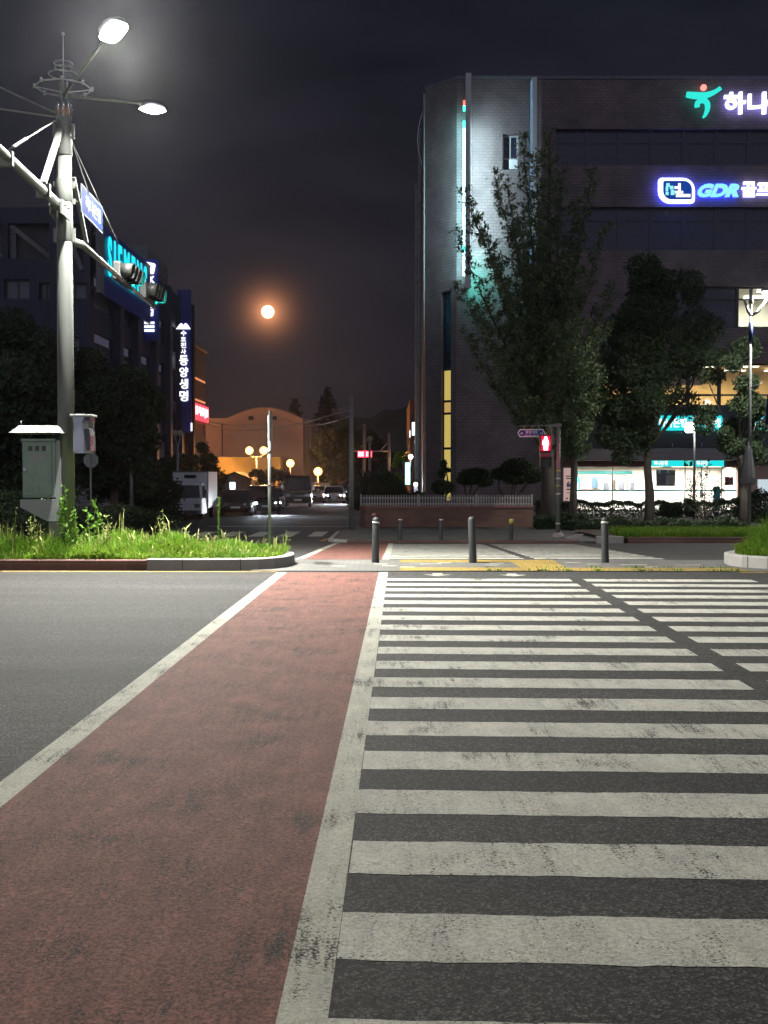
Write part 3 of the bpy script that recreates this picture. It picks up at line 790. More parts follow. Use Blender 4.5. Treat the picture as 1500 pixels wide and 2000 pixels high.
hall = room(Fr, fx(1127), fx(1441), hz0, hz1 + .1, 4.2, M['interior'], bank, 'cash_hall')
for k in range(5):
    a = fx(1140) + k * 2.0
    mb = MB(); fbox(mb, Fr, a, a + 1.2, hz1 + .02, hz1 + .06, -2.6, -1.6); mb.build('ceiling_light', M['ceiling_lamp'], bank)
for px in (1165, 1230, 1300, 1370, 1425): lamp_light((fx(px), FY + 1.9, hz1 - .05), 420, (1.0, .97, .91), 1.2)
# glazing
cuts = [fx(q) for q in (1127, 1197, 1262, 1339, 1371, 1411, 1441)]
for k in range(6):
    mb = MB(); fquad(mb, Fr, cuts[k] + .04, cuts[k + 1] - .04, hz0 + .05, hz1, -.22); w = mb.build('glass_front' if k not in (3, 4) else 'glass_door', M['glass'], bank)
    mb = MB()
    fbox(mb, Fr, cuts[k] - .02, cuts[k] + .04, hz0, hz1, -.26, -.18); fbox(mb, Fr, cuts[k] + .04, cuts[k + 1] - .02, hz0, hz0 + .08, -.255, -.185)
    mb.build('frame', M['steel_dark'], w)
    if k not in (3, 4):
        mb = MB(); fquad(mb, Fr, cuts[k] + .05, cuts[k + 1] - .05, hz0 + .06, fz(959.5), -.20); mb.build('frosted_film', M['film'], w)
    mb = MB(); fbox(mb, Fr, cuts[k] + .04, cuts[k + 1] - .02, fz(959.5), fz(956.5), -.205, -.19); mb.build('teal_band', M['teal'], w)
mb = MB(); fbox(mb, Fr, fx(1395), fx(1408), hz0 + .1, fz(950), -.19, -.18); mb.build('door_sticker', M['teal'], bank)
mb = MB(); fbox(mb, Fr, fx(1417), fx(1434), fz(948), fz(931), -.19, -.18); mb.build('notice_panel', M['redbrown'], bank)
mb = MB(); fbox(mb, Fr, fx(1441), fx(1480), -.4, fz(893), -.3, -.05); mb.build('pier', M['pinkpanel'], bank)
mb = MB(); fbox(mb, Fr, fx(1481), fx(1560), fz(936), fz(900), -.3, -.08); mb.build('wall_panel', M['pinkpanel'], bank)
mb = MB(); fbox(mb, Fr, fx(1481), fx(1560), -.4, fz(936.3), -.3, -.10); mb.build('lower_window', M['pale_window'], bank)
mb = MB(); fbox(mb, Fr, fx(1561), XR - 1, -.4, fz(893), -.3, -.05); mb.build('pier', M['wallbrick'], bank)
mb = MB(); fbox(mb, Fr, fx(1100), XR - 1, fz(893) - .0, fz(872), -.3, -.03); mb.build('fascia', M['frame'], bank)
# machines and displays in the hall
def machine(px, w, label, teal=False):
    a = fx(px); t = thing('cash_machine', label, 'cash machine', (a, FY + 3.2, hz0), 'cash machines in the lit hall')
    wm = w / 2
    mb = MB(); mb.box(a - wm, a + wm, FY + 2.9, FY + 3.6, hz0, hz0 + .95); mb.box(a - wm, a + wm, FY + 3.15, FY + 3.6, hz0 + .95, hz0 + 2.1)
    mb.build('body', M['teal'] if teal else M['interior'], t)
    mb = MB(); mb.box(a - wm * .6, a + wm * .6, FY + 3.11, FY + 3.148, hz0 + 1.15, hz0 + 1.75); mb.build('screen', M['lit_box'] if teal else M['screen_dark'], t)
    mb = MB(); mb.box(a - wm * .7, a + wm * .7, FY + 2.95, FY + 3.1, hz0 + .953, hz0 + 1.0); mb.build('keypad', M['greyink'], t)
machine(1140, .62, 'teal cash machine at the left end of the lit glass hall', True)
machine(1203, .62, 'pale cash machine just right of the hall\'s first glass joint')
machine(1234, .62, 'pale cash machine between the first glass joint and the tree trunk')
machine(1256, .5, 'pale cash machine half hidden behind the pale grey tree trunk')
mb = MB(); fbox(mb, Fr, fx(1128), fx(1262), hz1 - .42, hz1 - .22, -4.15, -4.05); mb.build('header_band', M['teal'], bank)
for a_, b_, z0_, z1_, m_ in ((1158, 1178, .9, 1.75, 'pinkpanel'), (1180, 1190, 1.0, 1.7, 'blueink'), (1213, 1221, 1.1, 1.75, 'greyink'), (1243, 1249, 1.0, 1.8, 'redbrown'), (1376, 1384, .95, 1.7, 'greyink'), (1388, 1397, 1.1, 1.75, 'pinkpanel')):
    mb = MB(); fbox(mb, Fr, fx(a_), fx(b_), z0_, z1_, -4.1, -4.04); mb.build('wall_poster', M[m_], bank)
for px in (1369, 1373):
    mb = MB(); mb.tube([Fr(fx(px), .45, -.14), Fr(fx(px), 1.25, -.14)], .02, 6); mb.build('door_handle', M['chrome'], bank)
t = thing('notice_board', 'dark framed board of small coloured posters inside the lit hall', 'notice board', (fx(1303), FY + .45, 1.0))
mb = MB(); fbox(mb, Fr, fx(1285), fx(1322), fz(949.5), fz(917.5), -.50, -.45); mb.build('board', M['screen_dark'], t)
k = 0
for c_, q in (('signwhite', 1288), ('redbrown', 1297), ('signwhite', 1305), ('yellow_paint', 1314)):
    mb = MB(); fbox(mb, Fr, fx(q), fx(q + 6), fz(925), fz(918.5), -.448, -.44); mb.build('poster', M[c_], t)
mb = MB(); fbox(mb, Fr, fx(1304), fx(1320), fz(946), fz(928), -.448, -.44); mb.build('poster', M['interior'], t)
# left poster with the big round figures
t = thing('backlit_poster', 'tall pinkish poster panel with two blue round figures left of the lit hall', 'poster', (fx(1112), FY, .9))
mb = MB(); fbox(mb, Fr, fx(1100.5), fx(1123), fz(981), fz(914), .02, .05); mb.build('panel', emit('poster_face', (.62, .42, .38), .75), t)
text('60', Fr, fx(1106), fx(1120), fz(952), fz(940), .055, M['blueink'], t, 'lettering', .05, .01)
mb = MB()
for q0, q1, a_, b_ in ((929, 931, 1105, 1120), (933.5, 935.5, 1105, 1120), (954.5, 957, 1106, 1120), (962, 963, 1106, 1119), (972, 975, 1105, 1109), (972, 975, 1113, 1116), (972, 975, 1117, 1121)):
    fbox(mb, Fr, fx(a_), fx(b_), fz(q1), fz(q0), .052, .06)
mb.build('print', M['greyink'], t)

# lit panels over the hall
def signpanel(x0, x1, y0, y1, label, txt=True, c=.05, tx=None, grp=None, dim=False):
    t = thing('shop_sign', label, 'shop sign', (fx((x0 + x1) / 2), FY, fz(y1)), grp)
    mb = MB(); fbox(mb, Fr, fx(x0), fx(x1), fz(y1), fz(y0), c, c + .18); mb.build('panel', M['cyan_sign'], t)
    if txt:
        a, b = tx or (x0 + 4, x0 + (x1 - x0) * .52)
        text('하나은행', Fr, fx(a), fx(b), fz(y1) + (fz(y0) - fz(y1)) * .2, fz(y0) - (fz(y0) - fz(y1)) * .18, c + .185, M['white_letter_dim'], t, 'lettering', .03, .02)
    return t
signpanel(1272, 1351, 812, 841, 'wide cyan lit sign panel behind the tree, left of the white globe lamp', tx=(1284, 1338))
signpanel(1358, 1409, 812, 841, 'short cyan lit sign panel just right of the white globe lamp', tx=(1372, 1404))
signpanel(1474, 1560, 812, 841, 'cyan lit sign panel behind the banner pole at the right', tx=(1480, 1540))
signpanel(1272, 1333.5, 898, 911.5, 'slim cyan and white sign over the hall left of the small round emblem', tx=(1275, 1302), c=1.62 * 0 + .03)
signpanel(1352, 1411.5, 898, 911.5, 'slim cyan and white sign over the hall doors right of the small round emblem', tx=(1358, 1380), c=.03)
# emblem (dancing figure): red dot, sweeping arm and curled body
def emblem(cx_, cy_, h, parent, c, s=1.0):          # cx, cy in facade units, h = whole height
    def q(x, y): return (cx_ + x * h, cy_ + y * h)
    def stroke(pts, wd, name, m):
        mb = MB(); L = []; Rr = []
        pp = [Vector(q(*p)) for p in pts]
        for i, p in enumerate(pp):
            d = (pp[min(i + 1, len(pp) - 1)] - pp[max(i - 1, 0)]).normalized(); nrm = Vector((-d.y, d.x)); w = wd[i] * h / 2
            L.append(p + nrm * w); Rr.append(p - nrm * w)
        for i in range(len(pp) - 1):
            fpoly(mb, Fr, [tuple(L[i]), tuple(Rr[i]), tuple(Rr[i + 1]), tuple(L[i + 1])], c, c + .12)
        return mb.build(name, m, parent)
    n = 14
    arm = [(-.48 + .96 * i / n, .16 + .10 * ((i / n - .42) * 2) ** 2 * (1.6 if i / n > .42 else .5)) for i in range(n + 1)]
    stroke(arm, [.11 + .09 * math.sin(math.pi * min(1, .12 + i / n)) * (1 - .5 * i / n) for i in range(n + 1)], 'arm_stroke', M['teal_logo'])
    body = [(-.17, -.16), (-.18, -.10), (-.16, -.03), (-.10, .015), (-.02, .03), (.06, .01), (.11, -.06), (.12, -.16), (.10, -.27), (.05, -.38), (-.01, -.45)]
    stroke(body, [.13, .14, .14, .14, .14, .15, .15, .14, .12, .09, .05], 'body_stroke', M['teal_logo'])
    mb = MB(); fpoly(mb, Fr, [tuple(Vector(q(.0 + .085 * math.cos(2 * math.pi * i / 20), .385 + .085 * math.sin(2 * math.pi * i / 20)))) for i in range(20)], c, c + .12)
    mb.build('dot', M['red_dot'], parent)
t = thing('emblem_sign', 'small dark square sign with a teal and red figure emblem over the hall', 'emblem', (fx(1343), FY, fz(912)))
mb = MB(); fbox(mb, Fr, fx(1334.5), fx(1351), fz(911.5), fz(897), -.02, .02); mb.build('panel', M['carblack'], t)
emblem(fx(1343), fz(904.5), .42, t, .03)
# roof sign
t = thing('rooftop_sign', 'white lit roof sign letters with a teal figure emblem and red dot', 'sign', (fx(1400), FY, fz(235)))
emblem(fx(1365), fz(202), fz(166) - fz(236), t, .30)
for i, (ch, x0) in enumerate((('하', 1405), ('나', 1451), ('은', 1490), ('행', 1536))):
    a0_, a1_ = fx(x0), fx(x0 + (42 if i < 2 else 40))
    mb_ = text(ch, Fr, a0_, a1_, fz(226), fz(183), .30, M['white_letter'], t, 'lettering', .028, .10)
    text(ch, Fr, a0_ + .02, a1_ - .02, fz(226) + .02, fz(183) - .02, .16, M['violet_return'], t, 'letter_return', .028, .12)
# golf sign
t = thing('wall_sign', 'blue and white lit golf studio sign with a rounded badge on the dark wall', 'sign', (fx(1390), FY, fz(402)))
def rrect(x0, x1, y0, y1, r, big=None):
    pts = []
    for cx_, cy_, a0_, rr in ((x1, y1, 0, big or r), (x0, y1, 90, r), (x0, y0, 180, big or r), (x1, y0, 270, r)):
        sx = -1 if cx_ == x1 else 1; sy = -1 if cy_ == y1 else 1
        for i in range(6):
            a = R(a0_ + 90 * i / 5); pts.append((cx_ + sx * rr + rr * math.cos(a), cy_ + sy * rr + rr * math.sin(a)))
    return pts
bx0, bx1, by0, by1 = fx(1279), fx(1350), fz(400), fz(350)
mb = MB(); fpoly(mb, Fr, rrect(bx0, bx1, by0, by1, .22, .75), .25, .35); mb.build('badge_frame', M['white_letter'], t)
mb = MB(); fpoly(mb, Fr, rrect(bx0 + .05, bx1 - .05, by0 + .05, by1 - .05, .2, .7), .10, .249); mb.build('badge_return', M['blue_return'], t)
mb = MB(); fpoly(mb, Fr, rrect(bx0 + .30, bx1 - .19, by0 + .24, by1 - .19, .1, .5), .352, .39); mb.build('badge_face', M['gdr_blue'], t)
mb = MB()
for x0, x1, y0, y1, in ((1294, 1301, 361, 368), (1293, 1298, 368, 377), (1301, 1308, 366, 373), (1303, 1310, 374, 384), (1293, 1299, 378, 384)):
    fbox(mb, Fr, fx(x0), fx(x1), fz(y1), fz(y0), .393, .41)
mb.build('badge_print', M['gdr_letter'], t)
mb = MB()
for x0, x1, y0, y1, in ((1310, 1318, 367, 372), (1317, 1322, 361, 377), (1311, 1327, 376, 381), (1313, 1341, 382, 388)):
    fbox(mb, Fr, fx(x0), fx(x1), fz(y1), fz(y0), .393, .41)
mb.build('badge_print', M['white_letter_dim'], t)
text('GDR', Fr, fx(1356), fx(1436), fz(387), fz(361), .22, M['gdr_letter'], t, 'lettering', .045, .10, .35)
text('GDR', Fr, fx(1357), fx(1435), fz(386), fz(362), .08, M['blue_return'], t, 'letter_return', .045, .13, .35)
text('골프', Fr, fx(1441), fx(1499), fz(387), fz(357), .22, M['white_letter'], t, 'lettering', .028, .10)
text('골프', Fr, fx(1442), fx(1498), fz(386), fz(358), .08, M['violet_return'], t, 'letter_return', .028, .13)

# light fins on the front
def fin(px0, px1, py0, py1, label, c0, c1, lit):
    t = thing('light_fin', label, 'light fin', (fx((px0 + px1) / 2), FY, 10), 'tall light fins on the brick front')
    Y = FY - c1
    x0, x1 = (px0 - 750) / FPX * Y, (px1 - 750) / FPX * Y; z1, z0 = P(900, py0, Y).z, P(900, py1, Y).z
    mb = MB(); mb.box(x0, x1, Y, FY - c0, z0, z1); mb.build('fin', M['whitewall'], t, bevel=.02)
    return t, x0, x1, Y
t, x0, x1, Y = fin(908, 919, 142, 562, 'tall pale fin with a cyan light strip at the bright tower corner', .25, 1.0, True)
def strip_seg(xa, xb, ya, yb, pya, pyb, m, parent, name='light_strip'):
    mb = MB(); mb.box(xa, xb, ya, yb, P(900, pyb, ya).z, P(900, pya, ya).z); mb.build(name, m, parent)
segs = ((196, 206, 'strip_red'), (206, 216, 'strip_teal'), (236, 250, 'strip_teal'), (250, 480, 'strip_white'), (480, 490, 'strip_teal'), (490, 538, 'strip_white'))
for a, b, m_ in segs: strip_seg(x0 - .13, x0 - .02, Y + .25, Y + .38, a, b, M[m_], t)
lamp_light((x1 + .30, FY - 1.25, 18.8), 430, (.60, .90, 1.0), .12, (.62, 1, 0), sizey=8.4)
lamp_light((x1 + .2, FY - .9, 13.9), 60, (.10, .95, .80), .12, (.45, 1, 0), sizey=2.2)
lamp_light((x0 - .2, FY - .62, 18.6), 130, (.35, .92, .98), .10, (-.35, 1, 0), sizey=9.5)
lamp_light((x0 - .4, FY - 1.6, 18.0), 190, (.62, .85, 1.0), .12, (-1, .55, 0), sizey=9.0)
t, x0, x1, Y = fin(1037, 1046, 150, 800, 'narrow blue-lit fin rising behind the ginkgo tree', .2, .8, False)
strip_seg(x0 - .05, x0 - .005, Y + .02, FY - .25, 155, 560, M['strip_blue'], t)

# ================================================================== NAVY BUILDING (left)
U0, Y0 = -17.3, 66.0
Lx = U0 + SL * Y0
navyb = thing('navy_building', 'dark navy four storey building behind the trees at the left', 'building', (Lx - 4, Y0, -.45))
Ff = FR((Lx, Y0, 0), (1, 0, 0), (0, -1, 0))          # front, a negative to the left
Fl = FR((Lx, Y0, 0), (SL, 1, 0), (1, -SL, 0))        # along the side street
def la(px): return -U0 * FPX / (782 - px) - Y0
def lz(px, py): return P(px, py, la(px) + Y0).z
def ffx(px): return (px - 750) / FPX * Y0 - Lx
def ffz(py): return P(60, py, Y0).z
ZL = 16.7
SE = 31.0                                            # length of the side front
bays = [(.8, 5.2), (6.2, 10.2), (11.0, 15.6), (17.0, 20.6), (21.6, 25.0), (26.0, 30.3)]
floors = [(.2, 2.9), (4.3, 6.6), (7.5, 10.0), (11.3, 13.2)]
sh = [(a, b, c, d) for a, b in bays for c, d in floors]
fbays = [(ffx(0 - 60 * k) - 0.0, ffx(52 - 60 * k)) for k in range(0, 5)]
fh = [(ffx(12), ffx(62), ffz(585), ffz(545)), (ffx(80), ffx(104), ffz(585), ffz(552)), (ffx(124), ffx(172), ffz(585), ffz(552)),
      (ffx(-60), ffx(0), ffz(585), ffz(545)), (ffx(20), ffx(104), ffz(505), ffz(436)), (ffx(-70), ffx(8), ffz(505), ffz(436)), (ffx(124), ffx(166), ffz(530), ffz(436))]
for k in range(4):
    for j in (7.3, 3.7, .1): fh.append((ffx(172) - 3.0 - k * 4.2, ffx(172) - .4 - k * 4.2, j, j + 2.2))
mb = MB(); fwall(mb, Fl, 0, SE, -.45, ZL - .9, sh, .35); fwall(mb, Ff, -26, 0, -.45, ZL, fh, .8)
mb.add([(Lx, Y0, ZL), (Lx - 26, Y0, ZL), (Lx - 26, Y0 + 1.2, ZL), (Lx, Y0 + 1.2, ZL)], [(0, 1, 2, 3)])
mb.add([(Lx - 26, Y0, ZL - .9), (Lx, Y0, ZL - .9), (Lx + SL * SE, Y0 + SE, ZL - .9), (Lx - 26, Y0 + SE, ZL - .9)], [(0, 1, 2, 3)])
mb.add([(Lx - 26, Y0, -.4), (Lx - 26, Y0 + SE, -.4), (Lx - 26, Y0 + SE, ZL - .9), (Lx - 26, Y0, ZL)], [(0, 1, 2, 3)])
mb.build('wall', M['navy'], navyb)
for i, (a, b, c, d) in enumerate(sh):
    m1 = M['lilac_window'] if (i % 4 in (2, 3) or i % 5 == 0) else M['greyglass']
    w = window(Fl, a, b, c, d - .75, [], [], M['greyglass'], M['frame'], .28, navyb)
    w = window(Fl, a, b, d - .70, d, [], [], m1, M['frame'], .28, navyb)
for i, (a, b, c, d) in enumerate(fh):
    if 3 < i < 7: continue
    window(Ff, a, b, c, d, [(a + b) / 2], [], M['greyglass'], M['frame'], .3, navyb)
# truss bays under the roof beam
for i in (4, 5, 6):
    a, b, c, d = fh[i]
    mb = MB(); fquad(mb, Ff, a, b, c, d, -.78); mb.build('recessed_panel', M['frame'], navyb)
    mb = MB(); mb.bar(Ff(a + .1, d - .1, -.35), Ff(b - .1, c + .1, -.35), .25, .42, (0, -1, 0)); mb.bar(Ff(a + .15, c, -.55), Ff(a + .15, d, -.55), .35, .35, (0, -1, 0)); mb.build('diagonal_brace', M['greycol'], navyb)
mb = MB(); mb.box(Lx - 8, Lx - .6, Y0 + 19, Y0 + 27, ZL - .9, 18.3); mb.build('roof_room', M['greycol'], navyb)
for a in (5.7, 10.6, 16.2, 21.1, 25.5, 30.7):
    mb = MB(); fbox(mb, Fl, a - .38, a + .38, -.4, ZL - .95, 0.002, .42); mb.build('column', M['navy'], navyb)
mb = MB(); fbox(mb, Ff, ffx(105), ffx(123), -.4, ffz(436), .003, .5); mb.build('column', M['navy'], navyb)

# wide cyan letter sign
a0, a1 = la(176), la(271)
t = thing('letter_sign', 'row of big glowing cyan capital letters on a dark blue panel', 'sign', (Lx + .3, Y0 + 3, 12))
z0, z1 = 12.55, 15.75
mb = MB(); fbox(mb, Fl, a0 + .1, a1 + 1.2, z0 - .6, z1 + .1, .45, .60); mb.build('panel', M['navysign'], t)
mb = MB(); fbox(mb, Fl, a0 + .05, a0 + 1.0, z0 - .6, z1 + .1, .40, .62); mb.build('panel_end', M['greycol'], t)
text('S I E M E N S', Fl, la(191), la(269), 13.15, 15.45, .66, M['cyan_letter'], t, 'lettering', .03, .05)

# white blade sign with badge
def blade(px0, px1, py0, py1, Yb, name, label, facem):
    x0, x1 = (px0 - 750) / FPX * Yb, (px1 - 750) / FPX * Yb
    zt, zb = P(300, py0, Yb).z, P(300, py1, Yb).z
    t = thing(name, label, 'sign', ((x0 + x1) / 2, Yb, zb))
    mb = MB(); mb.box(x0, x1, Yb, Yb + .35, zb, zt); mb.build('sign_box', facem, t)
    return t, FR((0, Yb, 0), (1, 0, 0), (0, -1, 0)), lambda p: (p - 750) / FPX * Yb, lambda q: P(300, q, Yb).z
t, F2, bx, bz = blade(281, 311, 506, 665, 79.7, 'blade_sign', 'navy blade sign with white lit letters and a square badge at its top', M['navysign'])
mb = MB(); c_, s_ = math.cos(R(-12)), math.sin(R(-12))
cx_, cz_ = bx(294.5), bz(524); poly = [(cx_ + (a * c_ - b * s_), cz_ + (a * s_ + b * c_)) for a, b in rrect(-.38, .38, -.36, .36, .12)]
fpoly(mb, F2, poly, .10, .2); mb.build('badge', M['white_letter'], t)
mb = MB(); fpoly(mb, F2, [(cx_ + a, cz_ + b) for a, b in ((-.26, .02), (-.05, .06), (-.05, .22), (-.26, .2))], .201, .215); mb.build('badge_print', M['led_logo'], t)
mb = MB()
for a, b in ((.06, .12), (.18, .10)): fpoly(mb, F2, [(cx_ + a, cz_ + b - .16), (cx_ + a + .04, cz_ + b - .16), (cx_ + a + .07, cz_ + b), (cx_ + a - .01, cz_ + b)], .201, .215)
mb.build('badge_print', M['navysign'], t)
text('IBK', F2, bx(283.5), bx(305), bz(553), bz(540), .06, M['white_letter'], t, 'lettering', .05, .1)
for ch, y0_, y1_ in (('기', 568, 557), ('업', 582, 571), ('은', 602, 588), ('행', 618, 604)):
    text(ch, F2, bx(287), bx(302), bz(y0_), bz(y1_), .06, M['white_letter'], t, 'lettering', .025, .1)
for y_ in (628, 635.5, 643):
    mb = MB()
    for q in (284.5, 289.5, 294.5, 299.5):
        fbox(mb, F2, bx(q), bx(q + 4.2), bz(y_ + 5), bz(y_ + .6), .06, .12)
    mb.build('small_lettering', M['white_letter'], t)
# tall blue blade with the vertical name
t, F2, bx, bz = blade(348, 373.5, 566, 845, 91.2, 'vertical_sign', 'tall navy vertical sign with glowing white characters under a twin peak mark', M['navysign'])
mb = MB(); mb.box(bx(345) , bx(347.4), 91.25, 91.5, bz(838), bz(575)); mb.build('side_strip', M['paleframe'], t)
pk = [(346, 643), (349, 639), (354, 633), (356.5, 631.5), (359, 634), (360.5, 636), (362, 633), (365, 631.5), (369, 635), (374, 643)]
mb = MB(); fpoly(mb, F2, [(bx(a), bz(b)) for a, b in pk], .05, .14); mb.build('twin_peak', M['white_letter'], t)
ys_ = [(646, 656, 355, 366), (658, 667, 355, 365), (669, 680, 355, 365), (682, 692, 355, 365), (694, 714, 352, 369), (717, 737, 352, 369), (740, 760, 352, 369), (763, 784, 352, 369)]
for ch, (ya, yb, xa, xb) in zip('수호천사동양생명', ys_):
    text(ch, F2, bx(xa), bx(xb), bz(yb), bz(ya), .06, M['white_letter_dim'], t, 'lettering', .03, .08)
mb = MB(); mb.box(bx(373.8), bx(376), 91.0, 91.3, bz(842), bz(826)); mb.build('lamp_strip', M['white_letter_dim'], t)

# narrow shop building beyond it
sb = thing('shop_building', 'narrow building with a red lit sign between the blue sign and the hall', 'building', (U0 + SL * 100, 98, -.45))
Fn = FR((U0 + SL * 97.6, 97.6, 0), (SL, 1, 0), (1, -SL, 0))
hh = [(.3, 6.6, 3.6, 4.4), (.3, 6.6, 5.4, 6.3), (.3, 6.6, 8.6, 9.8)]
mb = MB(); fwall(mb, Fn, 0, 7.2, -.45, 12.9, hh, .3)
mb.box(U0 + SL * 97.6 - 9, U0 + SL * 97.6 - .01, 97.62, 104.6, -.45, 12.88)
mb.build('wall', M['concrete'], sb)
for h in hh: window(Fn, *h, [1.8, 3.4, 5.0], [], M['darkglass'], M['paleframe'], .2, sb)
mb = MB(); fbox(mb, Fn, -.05, 7.3, 12.7, 12.95, .01, .25); mb.build('roof_edge', M['paleframe'], sb)
rt = thing('red_sign', 'glowing red lit sign with jagged pale strokes on the narrow building', 'sign', (U0 + SL * 100 + .3, 99, 6))
mb = MB(); fbox(mb, Fn, 0.0, 7.0, 6.55, 7.9, .15, .3); mb.build('panel', M['red_text'], rt)
mb = MB(); rr = random.Random(11)
for k in range(9):
    a = .3 + k * .75; fbox(mb, Fn, a, a + .22, 6.75 + rr.random() * .4, 7.7, .31, .34)
    if k % 2: fbox(mb, Fn, a + .25, a + .6, 7.2, 7.32, .31, .34)
mb.build('strokes', M['red_led_core'], rt)
for z in (11.0 - 1.0, 8.2):
    mb = MB()
    for k in range(7): fbox(mb, Fn, .4 + k * .95, .4 + k * .95 + .55, z, z + .16, .02, .06)
    mb.build('warm_lettering', M['warm_text'], sb)
# left hand block fence of the lot
def block_fence(x0, x1, y, z0, z1, label):
    t = thing('block_fence', label, 'fence', ((x0 + x1) / 2, y, z0))
    mb = MB(); mb.box(x0, x1, y, y + .12, z0, z1); mb.build('panel', M['bfence'], t)
    n = int((x1 - x0) / 1.2)
    for k in range(n + 1):
        mb = MB(); mb.box(x0 + k * 1.2 - .05, x0 + k * 1.2 + .05, y - .05, y - .002, z0, z1 + .08); mb.build('post', M['paleframe'], t)
M['bfence'] = brickmat('pale_block_wall', (.34, .33, .36), (.28, .28, .31), (.12, .12, .13), .6, .2, 'XZ', .02)
block_fence(-24, -11.0, 59.0, -.4, 1.15, 'pale low block fence behind the white box truck, left')

# ================================================================== HALL AND FAR STREET
HY = 150.0
def hx(px, Y=HY): return (px - 750) / FPX * Y
def hz(py, Y=HY): return P(520, py, Y).z
hall_b = thing('arched_hall', 'big hall with a low arched gable glowing orange in street lamp light', 'building', (hx(500), HY, -.5))
poly = [(hx(398), -.5), (hx(592), -.5), (hx(592), hz(817))]
for i in range(1, 14):
    t_ = i / 14; px = 588 - t_ * 142; poly.append((hx(px), hz(817 - 20 * math.sin(math.pi * t_))))
poly += [(hx(440), hz(817)), (hx(398), hz(817))]
Fh = FR((0, HY, 0), (1, 0, 0), (0, -1, 0))
mb = MB(); fpoly(mb, Fh, poly, 0, -22); mb.build('wall', M['render'], hall_b)
mb = MB()
fbox(mb, Fh, hx(593.2), hx(600), -.5, hz(817), -2, -20); fbox(mb, Fh, hx(600), hx(604), -.5, hz(822), -4, -21)
mb.build('side_wing', M['render'], hall_b)
mb = MB()
arc = [(hx(588 - (i / 14) * 142), hz(817 - 20 * math.sin(math.pi * i / 14))) for i in range(15)]
for (a, b), (c, d) in zip(arc[:-1], arc[1:]): fpoly(mb, Fh, [(a, b + .01), (c, d + .01), (c, d + .14), (a, b + .14)], .12, -.3)
mb.build('roof_trim', M['greycol'], hall_b)
for px in (491, 536):
    mb = MB(); fbox(mb, Fh, hx(px - 5), hx(px + 5), hz(820), hz(813), -.0, .03); mb.build('window', M['darkglass'], hall_b)
mb = MB(); mb.tube([Fh(hx(435), -.4, .15), Fh(hx(435), hz(828), .15)], .06); mb.build('downpipe', M['frame'], hall_b)
ann = thing('lamplit_annex', 'low building in front of the hall, bright yellow-orange under the lamps', 'building', (hx(480, 146), 146, -.5))
mb = MB(); mb.box(hx(400, 146), hx(548, 146), 146, 149.9, -.5, hz(893, 146)); mb.build('wall', M['ochre'], ann)
mb = MB(); mb.box(hx(400, 146) - .1, hx(548, 146) + .1, 145.85, 149.9, hz(893, 146) + .003, hz(893, 146) + .14); mb.build('roof_edge', M['greycol'], ann)
gh = thing('gatehouse', 'small gabled gatehouse with one bright window in front of the orange building', 'gatehouse', (hx(457, 112), 112, -.5))
Fg = FR((0, 112, 0), (1, 0, 0), (0, -1, 0))
g = lambda px: hx(px, 112); gzz = lambda py: P(457, py, 112).z
mb = MB(); fpoly(mb, Fg, [(g(426), -.5), (g(490), -.5), (g(490), gzz(937)), (g(459), gzz(925)), (g(426), gzz(937))], 0, -6); mb.build('wall', M['concrete'], gh)
mb = MB()
for s0, s1 in (((g(422), gzz(938.5)), (g(459), gzz(923.5))), ((g(459), gzz(923.5)), (g(494), gzz(938.5)))): fpoly(mb, Fg, [s0, s1, (s1[0], s1[1] + .12), (s0[0], s0[1] + .12)], .35, -6.1)
mb.build('roof', M['frame'], gh)
mb = MB(); fbox(mb, Fg, g(449), g(459.5), gzz(960), gzz(942), .0, .04); w = mb.build('window', M['lit_box'], gh)
# hoarding and posts right of the hall
t = thing('site_hoarding', 'pale low hoarding panel beside the hall corner, above the waiting cars', 'hoarding', (hx(622, 118), 118, -.4))
mb = MB(); mb.box(hx(600, 118), hx(645, 118), 118, 118.1, .3, 1.2); mb.build('panel', M['whitewall'], t)
for px in (601, 620, 644):
    mb = MB(); mb.box(hx(px, 118) - .05, hx(px, 118) + .05, 117.9, 117.99, -.4, 1.5); mb.build('post', M['paleframe'], t)

def globe_lamp(px, Y, pyc, rpx, label, mt, power=0, twin=None, zb=-.45, col=(1, .45, .1), postm=None):
    x, z = XZ(px, pyc, Y); r = rpx * Y / FPX
    t = thing('globe_lamp', label, 'street lamp', (x, Y, zb))
    xs_ = [x]; xp = x
    if twin is not None: x2 = XZ(twin, pyc, Y)[0]; xs_.append(x2); xp = (x + x2) / 2
    mb = MB(); mb.tube([(xp, Y, zb), (xp, Y, z - r * .9 - (.4 if twin else 0))], [.09, .06]); mb.lathe((xp, Y, zb), [(.16, 0), (.16, .5), (.1, .6)], 12); mb.build('pole', postm or M['steel_dark'], t)
    for xx in xs_:
        mb = MB()
        if twin is not None: mb.tube([(xp, Y, z - .7), ((xx + xp) / 2, Y, z - r - .35), (xx, Y, z - r - .1), (xx, Y, z - r * .9)], .035); mb.build('arm', postm or M['steel_dark'], t); mb = MB()
        mb.sphere((xx, Y, z), r, 18, 12); mb.build('globe', mt, t)
        if power: lamp_light((xx, Y - r - .15, z), power, col, .25, kind='POINT')
    return t
M['globe_off'] = mat('unlit_globe', (.30, .30, .22), .35, var=.1)
globe_lamp(487, 141, 880, 7.5, 'twin globe street lamp glowing orange in front of the hall', M['sodium_white'], 3700, twin=515, col=(1, .40, .11))
globe_lamp(567, 136, 905, 7.5, 'orange globe lamp above the dark van, left of the hall corner', M['sodium_white'], 1900, col=(1, .40, .11))
